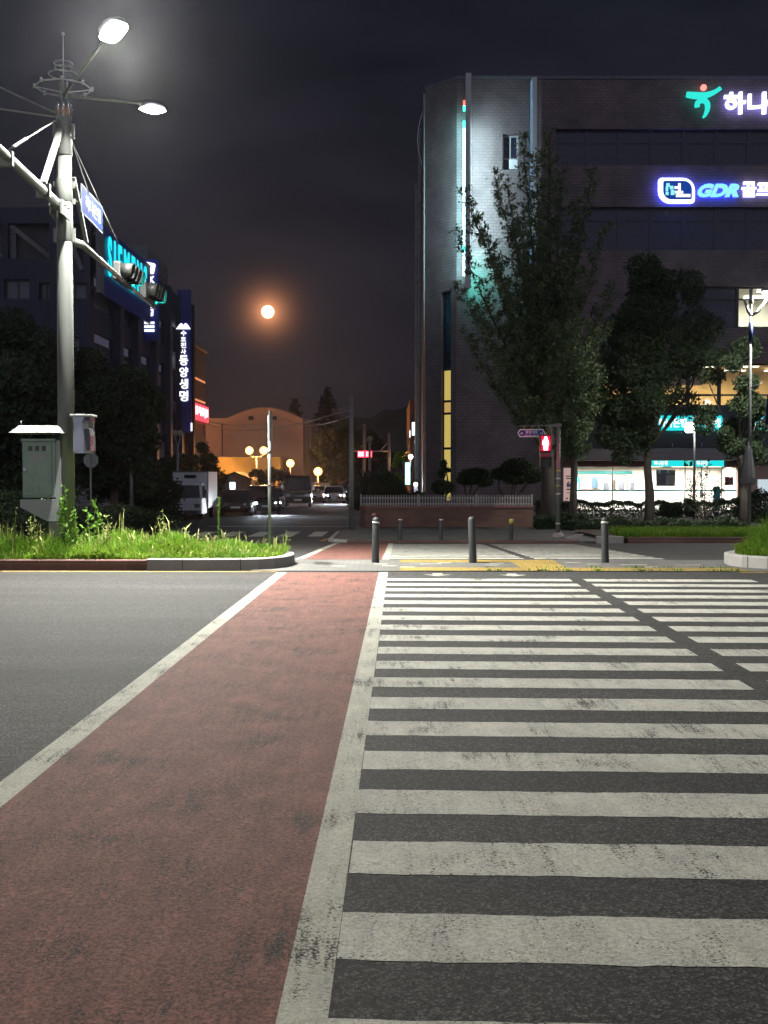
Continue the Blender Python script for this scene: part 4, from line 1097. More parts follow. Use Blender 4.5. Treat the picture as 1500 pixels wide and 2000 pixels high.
globe_lamp(621, 128, 921, 8.0, 'orange globe lamp right of the hall corner, over the hoarding', M['sodium_white'], 2400, col=(1, .40, .11))
globe_lamp(722, 55, 858, 6.0, 'unlit pale globe lamp on a stone post behind the picket fence', M['globe_off'], 0, postm=M['concrete'])
globe_lamp(238, 47, 821, 6.0, 'pair of unlit globes on one post between the dark trees at left', M['globe_off'], 0, twin=273, zb=-.39)
globe_lamp(342, 62, 846, 6.0, 'pair of unlit globes on one post below the tall blue sign', M['globe_off'], 0, twin=352, zb=-.39)

# far buildings down the street on the right
fb = thing('street_building', 'narrow brick building with glowing orange edges beyond the bank\'s side wall', 'building', (2.5, 112, -.45))
Ux = .75
mb = MB(); mb.box(.9 + SL * 112, 14, 111.5, 128, -.45, P(800, 781, 112).z); mb.build('wall', M['wallbrick'], fb)
mb = MB()
for k in range(4): mb.box(.86 + SL * 112, .9 + SL * 112 - .002, 112.5 + k * 4, 114.5 + k * 4, 4.2, 6.0)
mb.build('window', M['darkglass'], fb)
def litbox(name, label, px0, px1, py0, py1, Y, mt, edge=None):
    t = thing(name, label, 'sign', (XZ((px0 + px1) / 2, py1, Y)[0], Y, XZ(750, py1, Y)[1]))
    x0, z1 = XZ(px0, py0, Y); x1, z0 = XZ(px1, py1, Y)
    mb = MB(); mb.box(x0, x1, Y, Y + .3, z0, z1); mb.build('box', edge or M['steel_dark'], t, bevel=.02)
    mb = MB(); mb.box(x0 + .04, x1 - .04, Y - .03, Y - .002, z0 + .04, z1 - .04); mb.build('lit_face', mt, t)
    return t
litbox('lit_box_sign', 'white glowing box sign on the narrow brick building', 804, 814.5, 824, 851, 109, M['lit_box'])
litbox('lit_box_sign', 'slim white lit sign just left of the glowing box sign', 799, 802, 840, 855, 110, M['lit_box'])
litbox('dark_red_sign', 'dark red panel near the top of the narrow brick building', 805, 813, 787, 806, 110, mat('dark_red_panel', (.25, .02, .02), .5))
litbox('lit_box_sign', 'small white lamp box below the glowing box sign', 809, 814, 859, 867, 109, M['lit_box'])
litbox('teal_sign', 'tall teal lit box sign low beside the round clipped bush', 791, 801.5, 903, 947, 88, M['lit_box'], M['teal_box'])
globe_lamp(802, 100, 892, 4.6, 'small white globe lamp above the teal box sign', M['led_white_soft'], 60, col=(1, .9, .8))
lamp_light(P(812, 946, 84), 120, (.8, .85, 1), .2, kind='POINT')
t = thing('ground_spotlight', 'small bright white lamp at the foot of the bank\'s side wall', 'spotlight', P(812, 946, 84.3))
q = P(812, 946, 84.3); mb = MB(); mb.sphere(q, .14, 12, 8); mb.build('lens', M['led_white_soft'], t); mb = MB(); mb.box(q.x - .12, q.x + .12, q.y + .1, q.y + .35, q.z - .5, q.z + .12); mb.build('housing', M['frame'], t)
lamp_light((1.6, 96, 3.4), 260, (1, .42, .12), .2, kind='POINT')
t = thing('wall_lamp', 'orange wall lamp on a bracket beside the narrow brick building', 'wall lamp', (1.6, 96, 3.4))
mb = MB(); mb.sphere((1.6, 96.3, 3.5), .13, 12, 8); mb.build('lens', M['sodium'], t); mb = MB(); mb.tube([(1.6, 96.4, 3.6), (1.9, 96.5, 3.8), (2.3, 96.5, 3.8)], .04); mb.build('bracket', M['steel_dark'], t)

# red LED board hung on a bracket pole
Yg = 95
t = thing('led_board', 'small red LED message board hung from a far pole over the street', 'message board', (*XZ(760, 960, Yg)[:1], Yg, -.45))
x0, z1 = XZ(698, 880, Yg); x1, z0 = XZ(727, 894, Yg)
mb = MB(); mb.box(x0, x1, Yg - .1, Yg + .2, z0, z1); mb.build('board', M['black'], t)
mb = MB(); rr = random.Random(5)
xx = x0 + .08
for k in range(7):
    if k in (3,): xx += .16; continue
    for r_ in range(3):
        mb.box(xx, xx + .11, Yg - .13, Yg - .102, z0 + .10 + r_ * .14, z0 + .20 + r_ * .14)
    xx += .155
mb.build('led_pixels', M['red_led_core'], t)
mb = MB(); mb.box(x0 + .02, x1 - .02, Yg - .115, Yg - .103, z0 + .03, z1 - .03); mb.build('led_glow', M['red_led'], t)
xp, zp = XZ(760, 846, Yg)
mb = MB(); mb.tube([(xp, Yg, -.45), (xp, Yg, zp)], .10); mb.build('pole', M['paleframe'], t)
mb = MB(); mb.tube([(xp, Yg + .3, XZ(750, 881, Yg)[1]), (x0 - .3, Yg + .3, XZ(750, 881, Yg)[1])], .05); mb.tube([(xp, Yg + .3, XZ(750, 861, Yg)[1]), (XZ(742, 881, Yg)[0], Yg + .3, XZ(750, 881, Yg)[1])], .03); mb.build('arm', M['paleframe'], t)
lamp_light((x0 + .6, Yg - .6, z0 + .3), 10, (1, .05, .08), .3, kind='POINT')

# utility pole at the corner, second pole behind
def pole_thing(name, label, px, Y, pyt, r, m, zb=-.45, extra=None):
    x, zt = XZ(px, pyt, Y); t = thing(name, label, 'pole', (x, Y, zb))
    mb = MB(); mb.tube([(x, Y, zb), (x, Y, zt)], [r, r * .8], 12); mb.build('pole', m, t)
    return t, x, zt
t, x, zt = pole_thing('utility_pole', 'bare grey utility pole at the street corner left of the brick planter', 686, 46, 776, .10, M['steel_dark'], zb=-.39)
mb = MB(); mb.tube([(x, 46, zt - .35), (x - .5, 46, zt - .5)], .03); mb.tube([(x, 46, zt + .02), (x, 46, zt + .12)], .05); mb.build('arm', M['steel_dark'], t)
t, x, zt = pole_thing('utility_pole', 'far dark pole behind the red LED board', 711, 100, 828, .16, M['concrete'])
# overhead wires
def wire(name, label, pts, r=.012, parent=None, sag=.3):
    L = []
    for (a, b) in zip(pts[:-1], pts[1:]):
        a, b = Vector(a), Vector(b)
        for i in range(9): 
            t_ = i / 8; p = a.lerp(b, t_); p.z -= sag * 4 * t_ * (1 - t_); L.append(p)
    mb = MB(); mb.tube(L, r, 5); o = mb.build(name, M['wire'], parent)
    if parent is None: tag(o, label, 'cable')
    return o
wire('overhead_cable', 'upper of the thin dark cables crossing in front of the hall gable', [P(400, 826, 120), P(686, 800, 46)], .03, sag=.8)
wire('overhead_cable', 'lower of the thin dark cables crossing in front of the hall gable', [P(400, 822, 120), P(560, 818, 110), P(686, 812, 46)], .03, sag=.5)

# brick planter wall with white picket fence
BX0, BX1, BY = P(704, 990, 48.6).x, P(1041, 990, 48.6).x, 48.6
t = thing('planter_wall', 'long low brown brick retaining wall across the street', 'wall', ((BX0 + BX1) / 2, BY, -.39))
mb = MB(); mb.box(BX0, BX1, BY, BY + .3, -.5, .40); mb.box(BX0, BX0 + .3, BY + .301, BY + 8, -.5, .40); mb.build('brickwork', M['wallbrick'], t)
mb = MB(); mb.box(BX0 - .03, BX1 + .03, BY - .04, BY + .34, .402, .47); mb.build('coping', M['redbrown'], t)
sheet('planter_soil', [(BX0 + .3, BY + .3, .25), (BX1, BY + .3, .25), (BX1, BY + 9, .25), (BX0 + .3, BY + 9, .25)], M['ground'])
t = thing('picket_fence', 'white picket fence along the top of the brick wall', 'fence', ((BX0 + BX1) / 2, BY + .15, .47))
zf = P(750, 966.5, BY).z
mb = MB(); n = 64
for k in range(n + 1):
    x = BX0 + .04 + (BX1 - BX0 - .08) * k / n
    mb.add([(x - .022, BY + .13, .475), (x + .022, BY + .13, .475), (x + .022, BY + .13, zf - .03), (x, BY + .13, zf), (x - .022, BY + .13, zf - .03),
            (x - .022, BY + .15, .475), (x + .022, BY + .15, .475), (x + .022, BY + .15, zf - .03), (x, BY + .15, zf), (x - .022, BY + .15, zf - .03)],
           [(0, 1, 2, 3, 4), (9, 8, 7, 6, 5), (0, 5, 6, 1), (1, 6, 7, 2), (2, 7, 8, 3), (3, 8, 9, 4), (4, 9, 5, 0)])
mb.build('pickets', M['picket'], t)
for z in (.56, .80):
    mb = MB(); mb.box(BX0, BX1, BY + .153, BY + .18, z - .022, z + .022); mb.build('rail', M['picket'], t)
for x in (BX0 + .02, BX0 + 2.4, BX0 + 4.8, BX1 - .02):
    mb = MB(); mb.box(x - .03, x + .03, BY + .183, BY + .23, .475, zf + .03); mb.build('post', M['picket'], t)

# ================================================================== SIGNAL MAST ON THE LEFT BED
MX, MY, MZ = -5.93, 22.0, .16
mast = thing('signal_mast', 'tall pale galvanised mast with two bright lamp heads and signal arms', 'signal mast', (MX, MY, MZ))
mb = MB(); mb.tube([(MX, MY, MZ), (MX, MY, 4.5), (MX, MY, 8.35)], [.158, .148, .132], 20); mb.build('pole', M['steel'], mast)
def zz(py): return P(130, py, MY).z
mb = MB()
for z0, z1 in ((zz(305), zz(245)), (zz(395), zz(350)), (zz(472), zz(396) - .02)):
    mb = MB(); mb.lathe((MX, MY, 0), [(.146, z0), (.153, z0 + .01), (.149, z1 - .01), (.142, z1)], 20); mb.build('clamp_band', M['steel'], mast)
for z0, z1 in ((zz(272), zz(242)), (zz(365), zz(354)), (zz(399), zz(388)), (zz(473), zz(446))):
    for s in (-1, 1):
        mb = MB(); mb.box(MX + s * .172 - .03, MX + s * .172 + .03, MY - .012, MY + .012, z0, z1); mb.build('clamp_flange', M['steel'], mast)
mb = MB(); mb.lathe((MX, MY, 0), [(.128, zz(228)), (.14, zz(226)), (.14, zz(212)), (.125, zz(208))], 16); mb.build('rust_band', mat('rust', (.25, .12, .06), .8), mast)
mb = MB()
for k in range(8):
    a = 2 * math.pi * k / 8 + .2; x, y = MX + .132 * math.cos(a), MY + .132 * math.sin(a)
    mb.tube([(x, y, zz(232)), (x, y, zz(205)), (MX + .09 * math.cos(a), MY + .09 * math.sin(a), zz(196))], [.02, .026, .012], 6)
mb.build('top_bracket', M['chrome'], mast)
mb = MB()
for dx, dy, r in ((-.05, 0, .025), (.05, 0, .025), (0, .05, .03)): mb.tube([(MX + dx, MY + dy, 8.3), (MX + dx, MY + dy, 8.95)], r, 8)
mb.build('conduit', M['steel_dark'], mast)
mb = MB(); zr = zz(172)
ringp = [(MX + .52 * math.cos(2 * math.pi * k / 8 + .2), MY + .52 * math.sin(2 * math.pi * k / 8 + .2), zr) for k in range(9)]
mb.tube(ringp, .015, 6)
for k in range(8):
    mb.lathe((ringp[k][0], ringp[k][1], zr), [(.025, -.03), (.025, .05)], 8)
    if k % 2 == 0: mb.tube([(MX, MY, zr - .08), ringp[k]], .010, 5)
for zc, rr_ in ((zz(146), .27), (zz(133), .16), (zz(124), .17)):
    mb.tube([(MX + rr_ * math.cos(2 * math.pi * k / 16), MY + rr_ * math.sin(2 * math.pi * k / 16), zc) for k in range(17)], .009, 5)
mb.tube([(MX, MY, 8.7), (MX, MY, zz(68))], [.018, .005], 6); mb.sphere((MX, MY, zz(66)), .03, 8, 6)
mb.build('ring_frame', M['paleframe'], mast)
# lamp arms and luminaires
L1, L2 = P(221, 62, 20.8), P(297, 213, 24.0)
A0 = Vector((MX, MY, zz(186)))
def luminaire(pos, src, size, power, tilt=0.0):
    pos = Vector(pos); d = (pos - src); d.z = 0; d.normalize(); s = Vector((-d.y, d.x, 0))
    L, Wd = size
    up = Vector((0, 0, 1)); ax = (d * math.cos(tilt) + up * math.sin(tilt)); un = (up * math.cos(tilt) - d * math.sin(tilt))
    def q(a, b, c): return pos + ax * a + s * b + un * c
    end = q(-L * .52, 0, .05)
    mb = MB(); mb.tube([src, src.lerp(end, .3) + Vector((0, 0, .0)), end, q(-L * .25, 0, .06)], [.032, .028, .026, .026], 8); mb.build('lamp_arm', M['steel'], mast)
    rings = []
    for t_, w, h0, h1 in ((-.55, .12, .02, .10), (-.42, .5, -.01, .14), (-.2, .9, -.01, .17), (.1, 1.0, -.01, .16), (.35, .85, -.01, .12), (.52, .45, .0, .07)):
        rings.append([q(t_ * L, w * Wd / 2 * math.cos(a), (h0 + h1) / 2 + (h1 - h0) / 2 * math.sin(a)) for a in [2 * math.pi * k / 12 for k in range(12)]])
    mb = MB(); mb.loft(rings, True); lum = mb.build('luminaire', M['greycol'], mast)
    mb = MB(); pts = [(L * .46 * math.copysign(abs(math.cos(a)) ** .6, math.cos(a)) + .02 * L, Wd * .44 * math.copysign(abs(math.sin(a)) ** .6, math.sin(a))) for a in [2 * math.pi * k / 24 for k in range(24)]]
    mb.add([q(a, b, -.012) for a, b in pts] + [q(a * .7, b * .7, -.05) for a, b in pts], [(k, (k + 1) % 24, 24 + (k + 1) % 24, 24 + k) for k in range(24)] + [tuple(range(24, 48))])
    mb.build('lens', M['led_white'], lum)
    lamp_light(q(0, 0, -.075), power, LAMPC, .32, -un, spread=145)
luminaire(L1, A0, (.58, .46), 1250 * PW, .42)
luminaire(L2, A0, (.60, .44), 1350 * PW, .06)
# near arm over the road
def arm(a, b, r0, r1, name='signal_arm'):
    mb = MB(); mb.tube([a, Vector(a).lerp(Vector(b), .5), b], [r0, (r0 + r1) / 2, r1], 12); return mb.build(name, M['steel'], mast)
N0 = Vector((-5.90, 21.72, 6.56)); N1 = Vector((-5.80, 10.6, 6.75))
arm(N0, N1, .085, .05)
mb = MB(); mb.bar(N0 + Vector((0, .15, -.02)), N0 + Vector((.0, -.35, .0)), .20, .05); mb.bar(N0 + Vector((.13, .05, -.10)), N0 + Vector((.10, -.42, -.06)), .03, .26); mb.bar(N0 + Vector((-.13, .05, -.10)), N0 + Vector((-.10, -.42, -.06)), .03, .26)
for q_ in (-.1, -.3): mb.tube([N0 + Vector((-.17, q_, -.02)), N0 + Vector((.17, q_, -.02))], .02, 6)
mb.build('arm_bracket', M['steel'], mast)
mb = MB()
for y in (20.55, 18.5): mb.box(-6.02, -5.78, y - .05, y + .05, 6.47, 6.70)
mb.build('clamp', M['steel'], mast)
mb = MB(); mb.bar((MX - .02, MY - .16, zz(258)), (-5.9, 20.55, 6.72), .10, .07); mb.build('strut', M['steel'], mast)
ta, tb = Vector((MX - .08, MY - .1, zz(236))), Vector((-5.9, 18.6, 6.74)); mb = MB(); mb.tube([ta, tb], .014, 6)
mb.tube([ta.lerp(tb, .64 + .01 * k) for k in range(28)], [.030 if k % 3 else .018 for k in range(28)], 6); mb.build('tie_rod', M['steel'], mast)
# far arm with the two signals
F0 = Vector((MX + .12, 22.05, 6.02)); F1 = Vector((-5.86, 30.2, 5.95))
mb = MB(); mb.tube([F0, F0 + Vector((.12, .25, -.02)), F0 + Vector((.14, .9, -.04)), F1], [.075, .07, .06, .035], 12); mb.build('signal_arm', M['steel'], mast)
mb = MB(); mb.bar((MX + .16, MY + .05, zz(345)), (-5.70, 22.7, 6.12), .075, .05); mb.build('strut', M['steel'], mast)
wire('tie_wire', None, [(MX + .13, MY, zz(272)), P(232, 478, 25.3)], .009, mast, 0.0)
wire('tie_wire', None, [(MX + .13, MY, zz(272)), P(174, 378, 22.9)], .009, mast, 0.0)
wire('mast_cable', None, [P(112, 222, 22), P(-10, 166, 22), (-22, 22.5, 12.2)], .016, mast, .0)
wire('mast_cable', None, [P(112, 229, 22), P(-10, 211, 22), (-22, 22.5, 10.0)], .018, mast, .0)

def traffic_light(Yc, z, label):
    xf = -5.71
    t = thing('traffic_light', label, 'traffic light', (xf, Yc, z), 'traffic lights hung on the far signal arm')
    L = 1.42; R_ = .175
    mb = MB(); mb.box(xf - .17, xf, Yc - L / 2, Yc + L / 2, z - .20, z + .20); mb.build('housing', M['signal_shell'], t, bevel=.03)
    for k in range(4):
        y = Yc - L / 2 + L * (k + .5) / 4
        mb = MB(); vs = []; n = 18
        for i in range(n + 1):
            a = R(-50) + R(280) * i / n
            for rr_, xx in ((R_, xf), (R_, xf + .27 - .06 * (1 - math.sin(a)) / 2), (R_ - .008, xf + .27 - .06 * (1 - math.sin(a)) / 2), (R_ - .008, xf)):
                vs.append((xx, y + rr_ * math.cos(a), z + rr_ * math.sin(a)))
        mb.add(vs, [(i * 4 + k2, (i + 1) * 4 + k2, (i + 1) * 4 + (k2 + 1) % 4, i * 4 + (k2 + 1) % 4) for i in range(n) for k2 in range(4)], True)
        v = mb.build('visor', M['black'], t)
        mb = MB(); mb.lathe((xf, y, z), [(.145, .0), (.14, .02), (.09, .04), (.01, .05)], 18, 'X')
        mb.build('lens', M['green_lens'] if k == 3 else M['screen_dark'], t)
    lamp_light((xf + .14, Yc + L / 2 - L / 8, z), 30, (.02, .9, .8), .05, kind='POINT')
    mb = MB(); mb.bar((-5.80, Yc - .62, z - .12), (-5.80, Yc - .30, z + .12), .05, .16, (1, 0, 0)); mb.bar((-5.80, Yc + .2, z - .15), (-5.80, Yc + .2, z + .1), .05, .16, (1, 0, 0)); mb.build('bracket', M['roofwhite'], t)
    return t
traffic_light(26.35, 6.12, 'four lens traffic light nearer the mast, green lens lit, seen from the side')
traffic_light(29.1, 6.14, 'four lens traffic light at the far arm end, green lens lit, seen from the side')

# blue name board on the mast
t = thing('street_name_board', 'blue board with white characters bracketed to the pale mast', 'sign', (-5.72, 23, 6.9))
YA, YB = 22.32, 24.25; zt_, zb_ = 7.16, 6.62
Fb = FR((-5.69, YA, 0), (-.035, 1, 0), (1, .035, 0))
Lb = YB - YA
mb = MB(); fbox(mb, Fb, 0, Lb, zb_, zt_, -.02, 0); mb.build('border', M['boardwhite'], t)
mb = MB(); fbox(mb, Fb, .03, Lb - .03, zb_ + .03, zt_ - .03, 0.001, .004); mb.build('face', M['bluesign'], t)
text('하나은행', Fb, .30, Lb - .22, zb_ + .12, zt_ - .13, .005, M['boardwhite'], t, 'lettering', .02, .004)
mb = MB()
for z in (6.98, 6.75): mb.tube([(MX + .12, MY + .06, z + .03), (-5.78, 22.2, z + .05), (-5.74, 22.5, z)], .025, 8)
mb.build('bracket', M['steel'], t)

# green cabinet, its pedestal and hood
t = thing('control_cabinet', 'grey-green roadside control cabinet on a tapered pedestal under a white hood', 'cabinet', (-6.42, 21.9, .2))
CY = 21.75
def cx(px, Y=CY): return (px - 750) / FPX * Y
def cz_(py, Y=CY): return P(70, py, Y).z
mb = MB(); mb.box(cx(44), cx(108), CY, CY + .42, cz_(972), cz_(862)); mb.build('body', M['cabinet'], t, bevel=.008)
mb = MB(); mb.box(cx(46), cx(102), CY - .025, CY - .002, cz_(968), cz_(866)); mb.build('door', M['cabinet'], t, bevel=.006)
mb = MB(); mb.box(cx(42.5), cx(109.5), CY - .03, CY + .45, cz_(862) + .003, cz_(857)); mb.build('lid', M['cabinet'], t)
mb = MB(); mb.box(cx(108.1), cx(117), CY + .03, CY + .40, cz_(976), cz_(860)); mb.build('side_duct', M['cabinet_grey'], t)
for q in (57, 70, 83):
    mb = MB(); mb.box(cx(q), cx(q + 8), CY - .032, CY - .026, cz_(881), cz_(871)); mb.build('vent', M['signal_shell'], t)
    mb = MB(); mb.box(cx(q), cx(q + 8), CY - .04, CY - .026, cz_(963), cz_(951)); mb.build('louvre_cover', M['cabinet'], t, bevel=.008)
mb = MB(); mb.box(cx(60), cx(88), CY - .03, CY - .026, cz_(899), cz_(886)); mb.build('notice', M['cabinet_grey'], t)
mb = MB()
for k in range(3): mb.box(cx(62 + k * .5), cx(86 - k * 3), CY - .034, CY - .031, cz_(890 + k * 3.2) , cz_(888.4 + k * 3.2))
mb.build('notice_print', M['greyink'], t)
mb = MB(); mb.box(cx(48), cx(53), CY - .06, CY - .026, cz_(920), cz_(914)); mb.build('handle', M['chrome'], t)
mb = MB(); mb.prism([(cx(39.5), cz_(975.5)), (cx(118), cz_(975.5)), (cx(118), cz_(1018)), (cx(92), cz_(1018)), (cx(40), cz_(991))], lambda a, b, tt: (a, CY + tt, b), -.02, .48); mb.build('pedestal', M['cabinet_grey'], t)
mb = MB(); mb.box(cx(94), cx(117), CY + .02, CY + .44, MZ - .1, cz_(1018) - .003); mb.build('footing', M['concrete'], t)
mb = MB(); za, zb2 = cz_(845, 21.5), cz_(830, 21.5)
o0, o1 = (cx(18, 21.5), cx(118, 21.5)), (cx(32, 21.5), cx(104, 21.5))
mb.add([(o0[0], 21.5, za), (o0[1], 21.5, za), (o0[1], 22.35, za), (o0[0], 22.35, za), (o1[0], 21.68, zb2), (o1[1], 21.68, zb2), (o1[1], 22.2, zb2), (o1[0], 22.2, zb2)], [(3, 2, 1, 0), (4, 5, 6, 7), (0, 1, 5, 4), (1, 2, 6, 5), (2, 3, 7, 6), (3, 0, 4, 7)])
mb.build('hood', M['roofwhite'], t)
for q in (50, 102):
    mb = MB(); mb.tube([(cx(q), CY + .3, cz_(858)), (cx(q), CY + .3, za)], .018, 6); mb.build('hood_post', M['steel_dark'], t)
mb = MB(); mb.tube([(cx(36, 21.6), 21.8, zb2 - .03), (cx(36, 21.6), 21.8, zb2 + .09)], .012, 6); mb.build('rod', M['steel_dark'], t)

# silver controller box on the right of the mast
t = thing('controller_box', 'shiny silver controller box strapped to the right side of the mast', 'box', (-5.58, 21.7, 2.0))
bX0, bX1, bY0 = cx(139, 21.55), cx(178, 21.55), 21.55
rings = []
for z, s in ((cz_(885, bY0), .90), (cz_(880, bY0), 1.0), (cz_(850, bY0), .98), (cz_(835, bY0), .86), (cz_(822, bY0), .96), (cz_(814, bY0), 1.0)):
    w = (bX1 - bX0) / 2; cxm = (bX0 + bX1) / 2; k = [(-w, .12), (-w * .78, 0), (w * .35, -.02), (w * .82, .08), (w, .25), (w, .36), (-w, .36)]
    rings.append([(cxm + a * s, bY0 + b, z) for a, b in k])
mb = MB(); mb.loft(rings); mb.build('body', M['chrome'], t)
mb = MB(); mb.box(bX0 - .01, bX1 + .03, bY0 - .04, bY0 + .38, cz_(814, bY0) + .003, cz_(809, bY0)); mb.build('lid', M['roofwhite'], t, bevel=.01)
mb = MB(); mb.box(bX0 + .22, bX1 - .03, bY0 - .026, bY0 - .018, cz_(838, bY0), cz_(820, bY0)); mb.build('window', M['screen_dark'], t)

# post with a sign seen edge-on, on the nose of the left bed
t = thing('sign_post', 'slim white post with a sign seen edge-on at the grass bed tip', 'sign post', (P(526, 900, 22.6).x, 22.6, .16))
x, ztop = XZ(526, 812, 22.6)
mb = MB(); mb.tube([(x, 22.6, .1), (x, 22.6, ztop)], .030, 12); mb.build('post', M['roofwhite'], t)
mb = MB(); mb.box(x + .012, x + .032, 22.35, 22.95, XZ(526, 862, 22.6)[1], XZ(526, 803, 22.6)[1]); mb.build('sign_plate', M['roofwhite'], t)
mb = MB(); mb.lathe((x, 22.6, XZ(526, 886, 22.6)[1]), [(.034, 0), (.034, .06)], 12); mb.lathe((x, 22.6, XZ(526, 950, 22.6)[1]), [(.034, 0), (.034, .05)], 12); mb.build('clamp', M['steel'], t)
# octagonal sign seen from behind
t = thing('octagonal_sign', 'grey back of an octagonal sign on a thin post behind the mast', 'sign post', (P(177, 900, 42).x, 42, -.39))
x, zc = XZ(177, 899, 42)
mb = MB(); mb.tube([(x, 42, -.4), (x, 42, zc + .2)], .035, 8); mb.build('post', M['steel'], t)
mb = MB(); mb.prism([(x + .28 * math.cos(R(22.5 + 45 * k)), zc + .28 * math.sin(R(22.5 + 45 * k))) for k in range(8)], lambda a, b, tt: (a, 42.04 + tt, b), 0, .02); mb.build('sign_plate', M['steel_dark'], t)

# ================================================================== BOLLARDS
def bollard(px_b, Y, pyt, pxt, r, label, group, ring=None, cap=None, zb=None, tone='bollard'):
    zb = .01 if zb is None else zb
    x = (px_b - 750) / FPX * Y; zt = XZ(pxt, pyt, Y)[1]; xt = (pxt - 750) / FPX * Y
    h = zt - zb
    t = thing('bollard', label, 'bollard', (x, Y, zb), group)
    def c(f): return Vector((x + (xt - x) * f, Y, zb + h * f))
    mb = MB(); fs = [0, .02, .5, .93, .975, 1.0]; rs = [r * 1.04, r * 1.08, r * 1.0, r * .95, r * .8, r * .35]
    mb.tube([c(f) for f in fs], rs, 16); mb.build('body', M[tone], t)
    if ring:
        mb = MB(); mb.tube([c(ring[0]), c(ring[1])], r * 1.03, 16, caps=True); mb.build('reflective_band', M['reflector'], t)
    if cap:
        mb = MB(); mb.tube([c(cap[1]), c(1.0), c(1.012)], [r * 1.06, r * 1.03, r * .5], 14); mb.build('cap', M[cap[0]], t)
G1, G2 = 'black bollards on the refuge', 'small bollards on the far pavement'
bollard(733, 22.3, 1010, 734.5, .068, 'black refuge bollard with a pale band, on the red lane line', G1, ring=(.855, .90))
bollard(924, 22.3, 1009, 921, .070, 'plain black refuge bollard in the middle of the crossing, no band', G1)
bollard(1183, 22.3, 1010, 1181, .068, 'black refuge bollard with a pale band, at the right before the lawn', G1, ring=(.86, .905))
M['capyellow'] = mat('yellow_reflective_cap', (.5, .45, .08), .4)
bollard(731, 38.2, 1003, 730, .075, 'small dark bollard half hidden behind the banded refuge bollard', G2, zb=ZP, cap=('redbrown', .90))
bollard(781, 38.1, 1013, 782, .060, 'slim dark far bollard with a thin white top, left of three', G2, zb=ZP, ring=(.93, .985))
bollard(861, 37.9, 1013, 861, .062, 'slim dark far bollard with a pinkish top before the brick wall', G2, zb=ZP, ring=(.92, .985))
bollard(998, 37.8, 1014, 999, .068, 'slim dark far bollard with a yellow cap', G2, zb=ZP, cap=('capyellow', .78))

# ================================================================== PEDESTRIAN SIGNAL AND STREET SIGN
SY = 39.2
sx, szt = XZ(1090.5, 829, SY)
t = thing('pedestrian_signal_pole', 'grey signal pole with banded foot carrying the red standing man', 'signal pole', (sx, SY, ZP))
mb = MB(); mb.tube([(sx, SY, ZP), (sx, SY, szt)], [.082, .068], 16); mb.build('pole', M['steel'], t)
mb = MB(); mb.lathe((sx, SY, ZP), [(.20, 0), (.20, .10), (.15, .17), (.10, .20)], 16); mb.build('footing', M['kerb'], t)
for py in (921, 936, 950, 966, 1024):
    z = XZ(1090, py, SY)[1]; mb = MB(); mb.lathe((sx, SY, z), [(.083, 0), (.083, .05)], 16); mb.build('band', M['reflector'] if py in (966, 936, 1024) else M['capyellow'], t)
mb = MB(); mb.box(sx - .12, sx + .10, SY - .07, SY + .07, szt - .10, szt + .03); mb.loft([[(sx - .12, SY - .06, szt - .10), (sx - .12, SY + .06, szt - .10), (sx - .12, SY + .06, szt + .02), (sx - .12, SY - .06, szt + .02)],
        [(sx - .40, SY - .03, szt - .06), (sx - .40, SY + .03, szt - .06), (sx - .40, SY + .03, szt - .02), (sx - .40, SY - .03, szt - .02)]]); mb.build('head_bracket', M['steel'], t)
mb = MB(); mb.tube([(sx - .38, SY, szt - .045), (XZ(1014, 833, SY)[0], SY, szt - .045)], .022, 8); mb.build('sign_arm', M['steel'], t)
# the signal head
hx0, hx1 = XZ(1055, 860, SY)[0], XZ(1074, 860, SY)[0]; hxc = (hx0 + hx1) / 2
t = thing('pedestrian_signal', 'red standing man pedestrian signal hung on the grey pole', 'pedestrian signal', (hxc, SY - .15, 2.3))
zA, zB, zC, zD = (XZ(1064, q, SY)[1] for q in (849, 883, 892, 914))
mb = MB(); mb.box(hxc - .19, hxc + .19, SY - .16, SY + .06, zB + .003, zA); mb.build('upper_housing', M['black'], t, bevel=.02)
mb = MB(); mb.box(hxc - .17, hxc + .17, SY - .14, SY + .06, zD, zC); mb.build('lower_housing', M['signal_shell'], t, bevel=.02)
mb = MB(); mb.box(hxc - .17, hxc + .17, SY - .10, SY + .06, zC + .003, zB); mb.build('middle_housing', M['signal_shell'], t)
for z0, z1 in ((zB, zA), (zD, zC)):
    mb = MB(); mb.box(hxc - .18, hxc + .18, SY - .32, SY - .163, z1 - .025, z1); mb.box(hxc - .18, hxc - .16, SY - .30, SY - .163, z0 + .05, z1 - .028); mb.box(hxc + .16, hxc + .18, SY - .30, SY - .163, z0 + .05, z1 - .028); mb.build('visor', M['black'], t)
mb = MB(); mb.box(hxc - .15, hxc + .15, SY - .17, SY - .163, zB + .04, zA - .05); mb.build('lens', emit('red_lens', (1, .01, .07), 1.1), t)
zm = (zA + zB) / 2; mb = MB()
man = [(-.045, .20), (-.05, .16), (-.03, .13), (-.09, .10), (-.10, -.04), (-.07, -.06), (-.065, -.21), (-.01, -.21), (-.005, -.08), (.005, -.08), (.01, -.21), (.065, -.21), (.07, -.06), (.10, -.04), (.09, .10), (.03, .13), (.05, .16), (.045, .20), (.02, .225), (-.02, .225)]
mb.prism([(hxc + a, zm - .01 + b) for a, b in man], lambda a, b, tt: (a, SY + tt, b), -.18, -.172); mb.build('red_man', M['red_man_core'], t)
lamp_light((hxc, SY - .42, zm), 26, (1, .04, .12), .12, kind='POINT')
